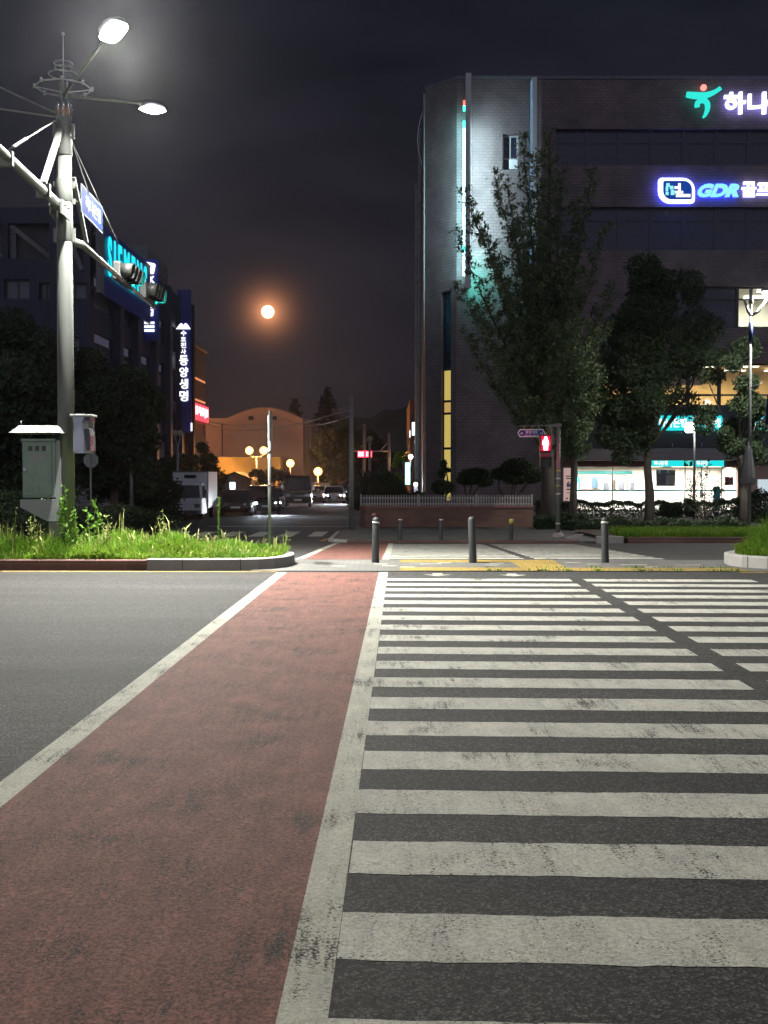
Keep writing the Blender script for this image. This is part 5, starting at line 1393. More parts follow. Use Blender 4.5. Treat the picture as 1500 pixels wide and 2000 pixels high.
mb = MB(); mb.tube([(hxc + .15, SY, zB + .1), (sx, SY, zB + .1)], .02, 6); mb.tube([(hxc + .15, SY, zD + .1), (sx, SY, zD + .1)], .02, 6); mb.build('bracket', M['steel_dark'], t)
# road name sign
t = thing('road_name_sign', 'blue pointed road name sign with white text hung from the signal pole arm', 'sign', (XZ(1038, 845, SY)[0], SY, 2.9))
Fq = FR((0, SY - .02, 0), (1, 0, 0), (0, -1, 0)); X_ = lambda p: XZ(p, 845, SY)[0]; Z_ = lambda q: XZ(1038, q, SY)[1]
hexa = lambda i: [(X_(1010.5 + i), Z_(846)), (X_(1015 + i), Z_(838.2 + i)), (X_(1060.5 - i), Z_(838.2 + i)), (X_(1065.5 - i), Z_(846)), (X_(1060.5 - i), Z_(853.8 - i)), (X_(1015 + i), Z_(853.8 - i))]
mb = MB(); fpoly(mb, Fq, hexa(0)[::-1], -.015, 0); mb.build('border', M['signwhite'], t)
mb = MB(); fpoly(mb, Fq, hexa(1.9)[::-1], .001, .004); mb.build('face', M['navysign'], t)
text('중앙대로', Fq, X_(1026), X_(1050), Z_(847), Z_(840.8), .005, M['signwhite'], t, 'lettering', .02, .003)
text('Jungang-daero', Fq, X_(1024), X_(1053), Z_(851.6), Z_(848.8), .005, M['signwhite'], t, 'lettering', .02, .003)
text('42', Fq, X_(1016), X_(1021.5), Z_(848.4), Z_(844.4), .005, M['signwhite'], t, 'lettering', .02, .003)
text('58', Fq, X_(1055), X_(1060.5), Z_(848.4), Z_(844.4), .005, M['signwhite'], t, 'lettering', .02, .003)
mb = MB()
for q in (1024, 1038, 1052): mb.box(X_(q) - .02, X_(q) + .02, SY - .03, SY - .01, Z_(838.2), szt - .05)
mb.build('hanger', M['steel'], t)

# ================================================================== LIGHTS ON THE RIGHT
OY = 44.0
ox, oz = XZ(1467, 566, OY)
t = thing('ornamental_lamp_post', 'slim grey lamp post with curved bracket arms and a blue sleeve', 'street lamp', (ox, OY, -.3))
mb = MB(); mb.tube([(ox, OY, -.4), (ox, OY, 3.0), (ox, OY, oz - .3)], [.075, .06, .045], 12); mb.build('pole', M['steel'], t)
mb = MB(); mb.tube([(ox, OY, XZ(0, 672, OY)[1]), (ox, OY, XZ(0, 630, OY)[1])], .085, 12); mb.build('sleeve', M['bluesign'], t)
mb = MB(); mb.tube([(ox, OY, oz - .5), (ox, OY, oz - .05)], [.09, .06], 10); mb.sphere((ox, OY, oz - .03), .08, 10, 8); mb.build('finial', M['steel_dark'], t)
lp = P(1503, 568, OY)
for s, (ex, ez) in ((1, (lp.x, lp.z - .12)), (-1, (XZ(1453, 586, OY)[0], XZ(0, 584, OY)[1]))):
    mb = MB(); zc0 = XZ(0, 603, OY)[1]
    pts = [(ox, OY, zc0 - .25), (ox + (ex - ox) * .35, OY, zc0 - .12), (ox + (ex - ox) * .75, OY, zc0 + .02 + (ez - zc0) * .4), (ex, OY, ez)]
    mb.tube(pts, [.06, .065, .05, .035], 8); mb.build('bracket_arm', M['steel_dark'], t)
mb = MB(); mb.loft([[(lp.x + w * math.cos(a), OY + w * .8 * math.sin(a), lp.z + h) for a in [2 * math.pi * k / 14 for k in range(14)]] for w, h in ((.22, -.06), (.34, -.02), (.30, .08), (.12, .14))], True); mb.build('luminaire', M['greycol'], t)
mb = MB(); mb.loft([[(lp.x + w * math.cos(a), OY + w * .8 * math.sin(a), lp.z + h) for a in [2 * math.pi * k / 14 for k in range(14)]] for w, h in ((.12, -.13), (.26, -.09), (.30, -.03))], True); mb.build('lens', M['led_white'], t)
lamp_light((lp.x, OY, lp.z - .2), 620 * PW, LAMPC, .4)
t = thing('rolled_banner', 'grey cloth banner hanging loose round the ornamental lamp post', 'banner', (ox, OY, 1.5))
rings = []
rr = random.Random(4)
for z, w in ((XZ(0, 860, OY)[1], .05), (XZ(0, 880, OY)[1], .12), (XZ(0, 905, OY)[1], .19), (XZ(0, 930, OY)[1], .24), (XZ(0, 943, OY)[1], .25), (XZ(0, 946, OY)[1], .20)):
    rings.append([(ox - .03 - w * .15 + w * (1 + .18 * math.sin(5 * a + z)) * math.cos(a), OY + .75 * w * (1 + .15 * math.cos(7 * a)) * math.sin(a), z + .04 * math.sin(3 * a)) for a in [2 * math.pi * k / 20 for k in range(20)]])
mb = MB(); mb.loft(rings, True); mb.build('cloth', M['cloth'], t)
mb = MB(); mb.tube([(ox, OY - .05, XZ(0, 757, OY)[1]), (ox + .45, OY - .05, XZ(0, 748, OY)[1])], .02, 6); mb.tube([(ox + .02, OY - .08, XZ(0, 865, OY)[1]), (ox + .20, OY - .08, XZ(0, 825, OY)[1])], .015, 6); mb.build('banner_rod', M['steel'], t)
t = thing('blue_banner', 'narrow strip of a blue banner at the right edge, on a post of its own', 'banner', (P(1507, 820, 43).x, 43, 2.6))
q0, q1 = P(1495, 830, 43), P(1530, 772, 43)
mb = MB(); mb.add([(q0.x, 43, q0.z), (q1.x, 43.05, q0.z + .05), (q1.x, 43.05, q1.z), (q0.x + .06, 43, q1.z), (q0.x, 43.02, q0.z), (q1.x, 43.07, q0.z + .05), (q1.x, 43.07, q1.z), (q0.x + .06, 43.02, q1.z)], [(0, 1, 2, 3), (7, 6, 5, 4), (0, 4, 5, 1), (1, 5, 6, 2), (2, 6, 7, 3), (3, 7, 4, 0)]); mb.build('cloth', M['bluesign'], t)
mb = MB(); mb.tube([(q1.x + .05, 43.1, -.3), (q1.x + .05, 43.1, q1.z + .2)], .04, 8); mb.build('post', M['steel'], t)
t = thing('lantern_post', 'thin post with one bright white lantern in front of the cyan signs', 'street lamp', (P(1357, 900, 62).x, 62, ZP))
gx, gz_ = XZ(1347, 834, 62); px_, pz_ = XZ(1357, 812, 62)
mb = MB(); mb.tube([(px_, 62, ZP), (px_, 62, pz_)], [.07, .05], 10); mb.tube([(px_, 62, pz_ - .15), (px_ - .12, 62, pz_ - .02), (gx, 62, gz_ + .30)], .03, 8); mb.build('pole', M['steel_dark'], t)
mb = MB(); mb.loft([[(gx + w * math.cos(a), 62 + w * math.sin(a), gz_ + h) for a in [2 * math.pi * k / 12 for k in range(12)]] for w, h in ((.20, -.29), (.25, -.22), (.25, .1), (.17, .24))], True); mb.build('lantern', M['led_white_soft'], t)
mb = MB(); mb.loft([[(gx + w * math.cos(a), 62 + w * math.sin(a), gz_ + h) for a in [2 * math.pi * k / 12 for k in range(12)]] for w, h in ((.19, .245), (.12, .30), (.03, .33))], True); mb.build('lantern_cap', M['frame'], t)
lamp_light((gx, 61.5, gz_), 160, (1, .93, .88), .25, kind='POINT')

# street lamps outside the frame: near pair for the front light, far pair added to brighten dark fronts
def road_lamp(x, y, h, dx, dy, power, label, col=None, zb=0.0, aim=(0, 0, -1)):
    t = thing('street_lamp', label, 'street lamp', (x, y, zb), 'roadside lamps outside the view')
    mb = MB(); mb.tube([(x, y, zb), (x, y, h * .6), (x, y, h)], [.10, .085, .06], 12); mb.lathe((x, y, zb), [(.16, 0), (.16, .3), (.11, .36)], 12); mb.build('pole', M['steel'], t)
    mb = MB(); mb.tube([(x, y, h - .02), (x + dx * .4, y + dy * .4, h + .25), (x + dx, y + dy, h + .3)], [.05, .04, .035], 8); mb.build('arm', M['steel'], t)
    q = Vector((x + dx, y + dy, h + .3))
    mb = MB(); mb.loft([[(q.x + w * math.cos(a), q.y + w * .7 * math.sin(a), q.z + hh_) for a in [2 * math.pi * k / 12 for k in range(12)]] for w, hh_ in ((.26, -.04), (.34, .0), (.28, .09), (.1, .13))], True); lum = mb.build('luminaire', M['greycol'], t)
    mb = MB(); mb.lathe((q.x, q.y, q.z), [(.2, -.08), (.24, -.045)], 12); mb.build('lens', M['led_white'], lum)
    lamp_light((q.x, q.y, q.z - .14), power, col or LAMPC, .4, aim)
road_lamp(-9.5, -3.0, 9.0, 0.2, 1.8, 430 * PW, 'tall near-side street lamp left of the crossing', NEARC, aim=(.12, .8, -.42))
road_lamp(9.0, -2.5, 9.0, -0.2, 1.8, 150 * PW, 'tall near-side street lamp right of the crossing', NEARC, aim=(-.1, .5, -.8))
road_lamp(-28, 37.9, 8.5, 0.2, -1.6, 900 * PW, 'tall added far-side street lamp, unseen beyond the dark trees on the left', None, -.4)
road_lamp(30, 37.6, 8.5, -0.2, -1.6, 420 * PW, 'tall added far-side street lamp, unseen off to the right', (.85, .88, 1.0), -.4)

# ================================================================== VEHICLES
def wheel(parent, x, y, r=.32, w=.2, side=1):
    mb = MB(); mb.lathe((x - w / 2, y, r), [(r * .6, 0), (r * .95, .01), (r, .04), (r, w - .04), (r * .95, w - .01), (r * .6, w)], 18, 'X'); ty = mb.build('wheel', M['tyre'], parent, world=False)
    xx = x + side * (w / 2 + .002); mb = MB(); mb.lathe((xx - (.0 if side > 0 else .02), y, r), [(r * .58, 0), (r * .2, .02)] if side > 0 else [(r * .2, 0), (r * .58, .02)], 14, 'X')
    o = mb.build('rim', M['rim'], ty, world=False)
def car(X, Y, label, paint, suv=False, heading=0.0, lit=False, tail=False, z=-.45, group='cars along the side street'):
    """front faces -y in its own coordinates"""
    t = thing('parked_car', label, 'car', (X, Y, z), group, rotz=heading)
    W_, L = (1.86, 4.6); H = 1.66 if suv else 1.44; bl = .98 if suv else .88
    def ring(y, w, zl, zh):
        w /= 2; return [(-w * .93, y, zl), (-w, y, zl + .15), (-w, y, zh - .18), (-w * .90, y, zh), (w * .90, y, zh), (w, y, zh - .18), (w, y, zl + .15), (w * .93, y, zl)]
    prof = [(-2.30, .72, .32, .56), (-2.22, .88, .22, .72), (-1.95, .97, .20, bl - .12), (-1.2, 1.0, .20, bl - .02), (-.7, 1.0, .20, bl + .02), (1.3, 1.0, .20, bl + .04), (1.95, .98, .20, bl + .02), (2.24, .90, .24, bl - .06), (2.30, .80, .34, bl - .25)]
    mb = MB(); mb.loft([ring(y, W_ * w, a, b) for y, w, a, b in prof], True); body = mb.build('body', M[paint], t, world=False)
    def gr(y, w, zl, zh): w /= 2; return [(-w, y, zl), (-w * .80, y, zh), (w * .80, y, zh), (w, y, zl)]
    y0, y1, y2, y3 = (-1.15, -.45, 1.25, 2.15) if suv else (-1.1, -.3, .85, 1.75)
    mb = MB(); mb.loft([[(-W_ * .44, y0, bl), (-W_ * .44, y0, bl + .01), (W_ * .44, y0, bl + .01), (W_ * .44, y0, bl)], gr(y1, W_ * .94, bl, H - .05), gr(y2, W_ * .94, bl, H - .04), [(-W_ * .43, y3, bl), (-W_ * .43, y3, bl + .03), (W_ * .43, y3, bl + .03), (W_ * .43, y3, bl)]], False)
    mb.build('glasshouse', M['carglass'], t, world=False)
    mb = MB(); mb.loft([[(-W_ * .37, y1 - .02, H - .06), (-W_ * .36, y1, H - .02), (W_ * .36, y1, H - .02), (W_ * .37, y1 - .02, H - .06)], [(-W_ * .38, (y1 + y2) / 2, H - .05), (-W_ * .36, (y1 + y2) / 2, H + .01), (W_ * .36, (y1 + y2) / 2, H + .01), (W_ * .38, (y1 + y2) / 2, H - .05)], [(-W_ * .37, y2, H - .05), (-W_ * .36, y2, H - .01), (W_ * .36, y2, H - .01), (W_ * .37, y2, H - .05)]], False); mb.build('roof', M[paint], t, world=False)
    for sx_ in (-1, 1):
        mb = MB(); mb.bar((sx_ * W_ * .455, y0 + .02, bl), (sx_ * W_ * .375, y1, H - .04), .06, .06); mb.bar((sx_ * W_ * .45, y3, bl + .02), (sx_ * W_ * .375, y2, H - .04), .09, .06); mb.bar((sx_ * W_ * .472, .35, bl), (sx_ * W_ * .38, .35, H - .04), .05, .08); mb.build('pillar', M[paint], t, world=False)
        mb = MB(); mb.loft([[(sx_ * W_ * q, -2.245 + dy, zz_) for q, dy, zz_ in ((.28, -.03, .58), (.28, -.015, .70), (.455, .17, .72), (.455, .13, .60))], [(sx_ * W_ * q, -2.235 + dy, zz_) for q, dy, zz_ in ((.28, .1, .58), (.28, .1, .70), (.455, .25, .72), (.455, .25, .60))]]); mb.build('headlight', M['head_lamp'] if lit else M['chrome'], t, world=False)
        mb = MB(); mb.box(sx_ * W_ * .40 - .14, sx_ * W_ * .40 + .14, 2.20, 2.31, .68, .80); mb.build('tail_light', M['tail'] if tail else M['redbrown'], t, world=False)
        mb = MB(); mb.box(sx_ * 1.0 - .10, sx_ * 1.0 + .10, -.85, -.70, bl + .02, bl + .17); mb.build('mirror', M[paint], t, world=False)
        for yw in (-1.42, 1.40): wheel(t, sx_ * (W_ / 2 - .11), yw, .33, .22, sx_)
    mb = MB(); mb.box(-.55, .55, -2.325, -2.24, .42, .56); mb.build('grille', M['black'], t, world=False)
    mb = MB(); mb.box(-.26, .26, -2.345, -2.327, .44, .54); mb.build('number_plate', M['signwhite'], t, world=False)
    if lit:
        for sx_ in (-1, 1):
            c_, s_ = math.cos(heading), math.sin(heading); lx, ly = sx_ * .66, -2.42
            lamp_light((X + lx * c_ - ly * s_, Y + lx * s_ + ly * c_, z + .66), 160, (.85, .93, 1.0), .10, (s_, -c_, -.10))
    return t
def street_x(u, Y): return u + SL * Y
car(P(452, 985, 63.5).x, 66.5, 'black car parked right behind the white box truck, lights off', 'carblack', heading=.05)
car(P(500, 985, 66).x, 69.0, 'dark car with glaring headlights shining onto the side street', 'carblack', True, heading=.22, lit=True)
car(P(535, 985, 79).x - .4, 81.5, 'grey car half hidden by the slim white sign post', 'cargrey', heading=.08)
car(P(649, 970, 96).x, 99, 'silver car with two bright headlights coming up the lamplit street', 'carsilver', heading=.05, lit=True)
car(P(618, 970, 103).x, 106, 'pale car in orange light between the dark van and the headlit car', 'carsilver', heading=.1)
car(P(680, 970, 104).x, 106.5, 'dark car just left of the utility pole in the far street', 'carblack', heading=-.2)
car(P(700, 970, 108).x, 111, 'far car with a glowing red-orange tail light beside the round bush', 'cargrey', heading=3.0, tail=True)
car(P(590, 970, 112).x, 118, 'far pale car seen past the right side of the dark van', 'cargrey', heading=.2)

def box_truck(X, Y, heading):
    t = thing('box_truck', 'small white box truck parked at the left of the side street', 'truck', (X, Y, -.45), rotz=heading)
    W_ = 1.72
    mb = MB(); mb.loft([[(-W_ / 2 * a, y, zl), (-W_ / 2 * b, y, zh), (W_ / 2 * b, y, zh), (W_ / 2 * a, y, zl)] for y, zl, zh, a, b in ((-2.2, .35, .98, .96, .98), (-2.15, .30, 1.08, 1.0, 1.0), (-1.75, .30, 1.74, 1.0, .90), (-1.5, .30, 1.84, 1.0, .88), (-.62, .30, 1.86, 1.0, .88))], False); mb.build('cab', M['truckwhite'], t, world=False)
    mb = MB(); mb.add([(-.76, -2.175, 1.10), (.76, -2.175, 1.10), (.66, -1.79, 1.73), (-.66, -1.79, 1.73)], [(0, 1, 2, 3)]); mb.build('windscreen', M['carglass'], t, world=False)
    for s in (-1, 1):
        mb = MB(); mb.add([(s * .868, -1.95, 1.10), (s * .868, -.85, 1.08), (s * .787, -.9, 1.72), (s * .795, -1.62, 1.72)], [(0, 1, 2, 3)] if s > 0 else [(3, 2, 1, 0)]); mb.build('side_window', M['carglass'], t, world=False)
        mb = MB(); mb.box(s * .62 - .14, s * .62 + .14, -2.235, -2.15, .62, .80); mb.build('headlight', M['chrome'], t, world=False)
        mb = MB(); mb.box(s * 1.02 - .07, s * 1.02 + .07, -2.15, -2.05, 1.15, 1.50); mb.build('mirror', M['black'], t, world=False)
        for yw in (-1.55, 1.55): wheel(t, s * .74, yw, .30, .2, s)
    mb = MB(); mb.box(-.90, .90, -.55, 2.6, .55, 2.42); b = mb.build('cargo_box', M['truckwhite'], t, world=False, bevel=.03)
    mb = MB()
    for x in (-.9, .9): mb.box(x - .02, x + .02, -.58, -.52, .6, 2.44)
    mb.box(-.92, .92, -.58, -.52, 2.38, 2.45); mb.build('box_trim', M['steel'], b, world=False)
    mb = MB(); mb.box(-.30, .30, -.62, -.553, 2.08, 2.24); mb.build('roof_vent', M['black'], b, world=False)
    mb = MB(); mb.box(-.86, .86, -2.25, -2.2, .30, .48); mb.build('bumper', M['cargrey'], t, world=False)
    mb = MB(); mb.box(-.7, .7, -2.0, 2.5, .32, .548); mb.build('chassis', M['black'], t, world=False)
    return t
box_truck(P(366, 985, 59).x, 60.5, -.01)
def van(X, Y, heading):
    t = thing('parked_van', 'tall dark van parked facing the crossing below the orange lamps', 'van', (X, Y, -.45), rotz=heading)
    W_ = 1.95
    mb = MB(); mb.loft([[(-W_ / 2 * a, y, zl), (-W_ / 2 * .99, y, 1.2), (-W_ / 2 * b, y, zh), (W_ / 2 * b, y, zh), (W_ / 2 * .99, y, 1.2), (W_ / 2 * a, y, zl)] for y, zl, zh, a, b in ((-2.45, .35, 1.21, .9, .96), (-2.35, .30, 1.24, .98, 1.0), (-1.9, .28, 2.05, 1, .86), (-1.5, .28, 2.28, 1, .85), (2.3, .28, 2.28, 1, .85), (2.4, .35, 2.1, .95, .83))], False); mb.build('body', M['carblack'], t, world=False)
    mb = MB(); mb.add([(-.86, -2.37, 1.27), (.86, -2.37, 1.27), (.74, -1.93, 2.02), (-.74, -1.93, 2.02)], [(0, 1, 2, 3)]); mb.build('windscreen', M['carglass'], t, world=False)
    for s in (-1, 1):
        mb = MB(); mb.box(s * .72 - .16, s * .72 + .16, -2.49, -2.40, .78, .96); mb.build('headlight', M['chrome'], t, world=False)
        mb = MB(); mb.box(s * 1.12 - .09, s * 1.12 + .09, -2.15, -2.05, 1.25, 1.62); mb.build('mirror', M['chrome'], t, world=False)
        for yw in (-1.6, 1.5): wheel(t, s * .85, yw, .34, .22, s)
    mb = MB(); mb.box(-.5, .5, -2.49, -2.42, .75, .9); mb.build('grille', M['greycol'], t, world=False)
    mb = MB(); mb.box(-.26, .26, -2.505, -2.47, .48, .60); mb.build('number_plate', M['signwhite'], t, world=False)
    return t
van(P(578, 985, 84).x, 86.5, .05)

# ================================================================== VEGETATION
def rnd_unit(n):
    v = RNG.normal(size=(n, 3)); return v / np.linalg.norm(v, axis=1, keepdims=True)
def leaf_quads(c, size, flat=0.0, ratio=.6):
    n = len(c); t1 = rnd_unit(n); t2 = rnd_unit(n); t2 = np.cross(t1, t2); t2 /= np.linalg.norm(t2, axis=1, keepdims=True) + 1e-9
    s = (size * RNG.uniform(.6, 1.3, size=(n, 1)))
    a, b = t1 * s, t2 * s * ratio
    return np.stack([c - a, c + b * .9 - a * .1, c + a, c - b * .9 - a * .1], 1).reshape(-1, 3)
def limb(a, b, bend=.15, n=5):
    a, b = np.array(a, float), np.array(b, float); L = np.linalg.norm(b - a); off = RNG.normal(size=3) * bend * L * .4; off[2] = abs(off[2]) * .2
    return [tuple(a + (b - a) * t + off * math.sin(math.pi * t)) for t in np.linspace(0, 1, n)]
def plant_thing(name, label, cat, x, y, z, group=None): return thing(name, label, cat, (x, y, z), group)

def ginkgo(x, y, zb, H, tips, label, leaves=22000, size=.075, trunk=.26, shoot=1.5, name='ginkgo_tree', bare=2.4, dens=1.0):
    t = plant_thing(name, label, 'tree', x, y, zb)
    tr = MB(); top = (0, 0, H)
    pts = [(RNG.normal() * .05, RNG.normal() * .05, H * f) for f in (0, .15, .3, .5, .75, 1)]; pts[0] = (0, 0, -.15)
    tr.tube(pts, [trunk * 1.25, trunk, trunk * .85, trunk * .6, trunk * .3, .02], 10)
    shoots = []
    def leader(base, tip, L0, ns):
        base, tip = np.array(base, float), np.array(tip, float); d = tip - base; LL = np.linalg.norm(d)
        path = [base + d * f + np.array([0, 0, -.12 * LL * math.sin(math.pi * f)]) * .5 for f in np.linspace(0, 1, 6)]
        tr.tube([tuple(p) for p in path], [max(.015, .02 * LL * (1 - f) * .55) for f in np.linspace(0, 1, 6)], 6)
        for f in np.linspace(.12, 1, ns):
            i = min(4, int(f * 5)); p = path[i] + (path[i + 1] - path[i]) * (f * 5 - i)
            a = RNG.uniform(0, 2 * math.pi); el = RNG.uniform(.15, .95)
            L = L0 * (1.02 - f * .85) * RNG.uniform(.55, 1.15) + .22
            q = p + np.array([math.cos(a) * math.cos(el), math.sin(a) * math.cos(el), math.sin(el)]) * L
            shoots.append((p, q))
    n0 = int(15 * dens)
    leader((0, 0, bare + .3), (0, 0, H), shoot * 1.05, int(4.5 * H * dens))
    for tp in tips:
        b0 = (0, 0, max(bare, tp[2] * RNG.uniform(.35, .55))); leader(b0, tp, shoot, int((tp[2] - b0[2]) * 5.2 * dens) + 6)
    for p, q in shoots[::2]: tr.tube([tuple(p), tuple(q)], [.018, .006], 4)
    tr.build('trunk', M['bark'], t, world=False)
    Ls = np.array([np.linalg.norm(q - p) for p, q in shoots]); w = Ls / Ls.sum(); idx = RNG.choice(len(shoots), leaves, p=w)
    A = np.array([s[0] for s in shoots]); B = np.array([s[1] for s in shoots]); f = RNG.uniform(.0, 1.05, (leaves, 1))
    c = A[idx] + (B - A)[idx] * f + RNG.normal(size=(leaves, 3)) * (.05 + .10 * (1 - f))
    np_mesh('crown', leaf_quads(c, size), M['ginkgo'], t)
    return t
def broad(x, y, zb, H, RX, RZ, cz0, label, leaves=20000, size=.09, trunk=.22, nclump=34, m='zelkova', lean=0.0, name='broadleaf_tree', asym=None, fork=None, clr=.30, sub=True):
    t = plant_thing(name, label, 'tree', x, y, zb)
    tr = MB(); fk = fork or cz0 - RZ * .7
    tr.tube([(0, 0, -.15), (.03, 0, fk * .35), (-.05 + lean * .4, 0, fk * .7), (lean, 0, fk)], [trunk * 1.25, trunk, trunk * .85, trunk * .78], 10)
    cl = []
    for k in range(nclump):
        d = rnd_unit(1)[0]; r = RNG.uniform(.35, 1.0) ** .6
        c = np.array([lean + d[0] * RX * r, d[1] * RX * r * .9, cz0 + d[2] * RZ * r])
        if asym is not None: c[0] += asym * (c[2] - cz0) / RZ
        cl.append((c, RX * RNG.uniform(clr * .7, clr * 1.15)))
    for c, r in cl[::2]:
        tr.tube(limb((lean, 0, fk - .1), tuple(c), .25), [trunk * .42, trunk * .3, trunk * .2, .03, .012], 5)
    tr.build('trunk', M['bark'], t, world=False)
    R_ = np.array([r for _, r in cl]); idx = RNG.choice(nclump, leaves, p=R_ ** 2 / (R_ ** 2).sum()); C = np.array([c for c, _ in cl])
    rad = R_[idx][:, None] * RNG.uniform(.25, 1.0, (leaves, 1)) ** .45
    d = rnd_unit(leaves); d[:, 2] *= .85
    # little twigs break the outline
    tw = np.where(RNG.uniform(size=(leaves, 1)) < .16, RNG.uniform(1.0, 1.3, (leaves, 1)), 1.0)
    c = C[idx] + d * rad * tw + RNG.normal(size=(leaves, 3)) * .05
    np_mesh('crown', leaf_quads(c, size), M[m], t)
    return t
def shrub(x, y, zb, rx, ry, rz, label, leaves=5000, size=.05, m='darkleaf', name='shrub', group=None, stem=True, cat='shrub', box=False):
    t = plant_thing(name, label, cat, x, y, zb, group)
    if stem:
        mb = MB()
        for k in range(5): a = 2 * math.pi * k / 5; mb.tube(limb((0, 0, -.05), (rx * .5 * math.cos(a), ry * .5 * math.sin(a), rz * 1.1), .2), [.03, .025, .02, .015, .01], 5)
        mb.build('stem', M['bark'], t, world=False)
    if box:
        c = RNG.uniform(-1, 1, (leaves, 3)); k = RNG.integers(0, 3, leaves); sg = RNG.choice([-1, 1], leaves); c[np.arange(leaves), k] = np.where(k == 2, np.abs(sg), sg) * RNG.uniform(.7, 1.0, leaves); c[:, 2] = c[:, 2] * .5 + .5
        c = c * np.array([rx, ry, rz]) + RNG.normal(size=(leaves, 3)) * .04; c[:, 2] += .06 * np.sin(c[:, 0] * 3.1) + .05 * np.sin(c[:, 0] * 7.7)
    else:
        d = rnd_unit(leaves); c = d * (RNG.uniform(.2, 1, (leaves, 1)) ** .35) * np.array([rx, ry, rz]) * (1 + .10 * np.sin(d[:, :1] * 9 + d[:, 2:] * 7)); c[:, 2] += rz
        c += RNG.normal(size=c.shape) * .03
    np_mesh('foliage', leaf_quads(c, size), M[m], t)
    return t
def conifer(x, y, zb, H, Rb, label, leaves=9000, size=.16):
    t = plant_thing('conifer', label, 'tree', x, y, zb)
    tr = MB(); tr.tube([(0, 0, 0), (0, 0, H)], [.25, .02], 8)
    segs = []; z = H * .12
    while z < H * .99:
        r = Rb * (1 - z / H) ** .85 + .12
        for k in range(7):
            a = RNG.uniform(0, 6.28); L = r * RNG.uniform(.75, 1.15); segs.append((np.array([0, 0, z]), np.array([L * math.cos(a), L * math.sin(a), z - .12 * L + .1])))
        z += H * .033
    for p, q in segs: tr.tube([tuple(p), tuple(q)], [.03, .01], 4)
    tr.build('trunk', M['bark'], t, world=False)
    Ls = np.array([np.linalg.norm(q - p) for p, q in segs]); idx = RNG.choice(len(segs), leaves, p=Ls / Ls.sum()); A = np.array([s[0] for s in segs]); B = np.array([s[1] for s in segs]); f = RNG.uniform(.05, 1.03, (leaves, 1)) ** .8
    c = A[idx] + (B - A)[idx] * f + RNG.normal(size=(leaves, 3)) * np.array([.16, .16, .07]); c[:, 2] -= RNG.uniform(0, .25, leaves) * (1 - f[:, 0] * .5)
    np_mesh('crown', leaf_quads(c, size), M['conifer'], t); return t

GY = 49.0
gX = P(1070, 1000, GY).x
def tip(px, py, dy=0.0):
    q = P(px, py, GY + dy); return (q.x - gX, dy, q.z + .39)
tips = [tip(902, 372, -1.0), tip(890, 455, .6), tip(935, 430, 1.4), tip(965, 338, 0), tip(988, 352, 1.5), tip(1020, 268, -.4), tip(1046, 300, 1.0), tip(1100, 330, -.8), tip(1124, 400, 1.2), tip(1156, 335, .3),
        tip(1182, 445, -1.2), tip(1198, 560, .8), tip(895, 560, -.4), tip(905, 650, 1.0), tip(930, 600, -1.6), tip(1185, 640, -1.4), tip(1010, 420, -2.2), tip(1060, 450, -2.3), tip(1120, 520, -2.2), tip(970, 520, -2.0), tip(960, 690, -1.8), tip(1175, 730, .5), tip(1000, 600, 2.2), tip(1100, 620, 2.2)]
ginkgo(gX, GY, ZP, tip(1072, 264)[2], tips, 'tallest ginkgo tree with feathery spires in front of the glowing tower wall', 58000, .068, .27, .95, dens=.95)
q = P(1118, 1000, 46.5)
g2x = q.x
def tip2(px, py, dy=0.0):
    v = P(px, py, 46.5 + dy); return (v.x - g2x, dy, v.z + .39)
ginkgo(g2x, 46.5, ZP, tip2(1110, 562)[2], [tip2(1085, 640, -.5), tip2(1150, 640, .4), tip2(1070, 720, .5), tip2(1165, 720, -.5), tip2(1120, 640, -.8), tip2(1135, 700, -1)], 'shorter ginkgo with a pointed top in front of the tallest one', 14000, .08, .14, .9, bare=1.8)
# broadleaf trees on the right
zX = P(1268, 1000, 55).x
broad(zX, 55, ZP, 12, 2.65, 4.7, 7.5, 'broadleaf tree with pale grey trunk in front of the lit hall glass', 46000, .085, .21, 84, lean=-.1, asym=.75, fork=3.4, clr=.27)
broad(P(1452, 1000, 50).x, 50, ZP, 8, 1.75, 2.9, 5.2, 'broadleaf tree behind the ornamental lamp post at right', 14000, .08, .18, 30, lean=-.15, fork=3.2, clr=.26)
# pines and shrubs over the brick wall
def cloud_pine(px, Y, pyb, lobes, label, zb=.25, trunk=.08):
    x = P(px, 950, Y).x; t = plant_thing('cloud_pine', label, 'tree', x, Y, zb); tr = MB(); cs = []
    for (lx, lz, rx, rz) in lobes:
        c = P(lx, lz, Y); c = (c.x - x, RNG.uniform(-.2, .2), c.z - zb); tr.tube(limb((0, 0, .15), (c[0], c[1], c[2] - .05), .3), [trunk, trunk * .8, trunk * .6, trunk * .4, .02], 6)
        n = int(2600 * rx * Y / FPX * 2); d = rnd_unit(max(n, 900)); r = RNG.uniform(.3, 1, (len(d), 1)) ** .4
        cs.append(np.array(c) + d * r * np.array([rx * Y / FPX, rx * Y / FPX * .8, rz * Y / FPX]) + RNG.normal(size=d.shape) * .025)
    tr.tube([(0, 0, -.1), (0, 0, .3)], [trunk * 1.3, trunk], 8)
    tr.build('trunk', M['bark'], t, world=False); np_mesh('crown', leaf_quads(np.concatenate(cs), .05), M['darkleaf'], t); return t
cloud_pine(924, 51.5, 965, [(928, 930, 33, 16), (908, 938, 16, 9), (945, 940, 18, 10)], 'small clipped pine with a flat cloud crown, left of two')
cloud_pine(1003, 52, 965, [(1010, 912, 33, 17), (980, 925, 22, 12), (1040, 930, 20, 14), (1005, 935, 25, 10)], 'larger clipped pine beside the signal pole, behind the picket fence')
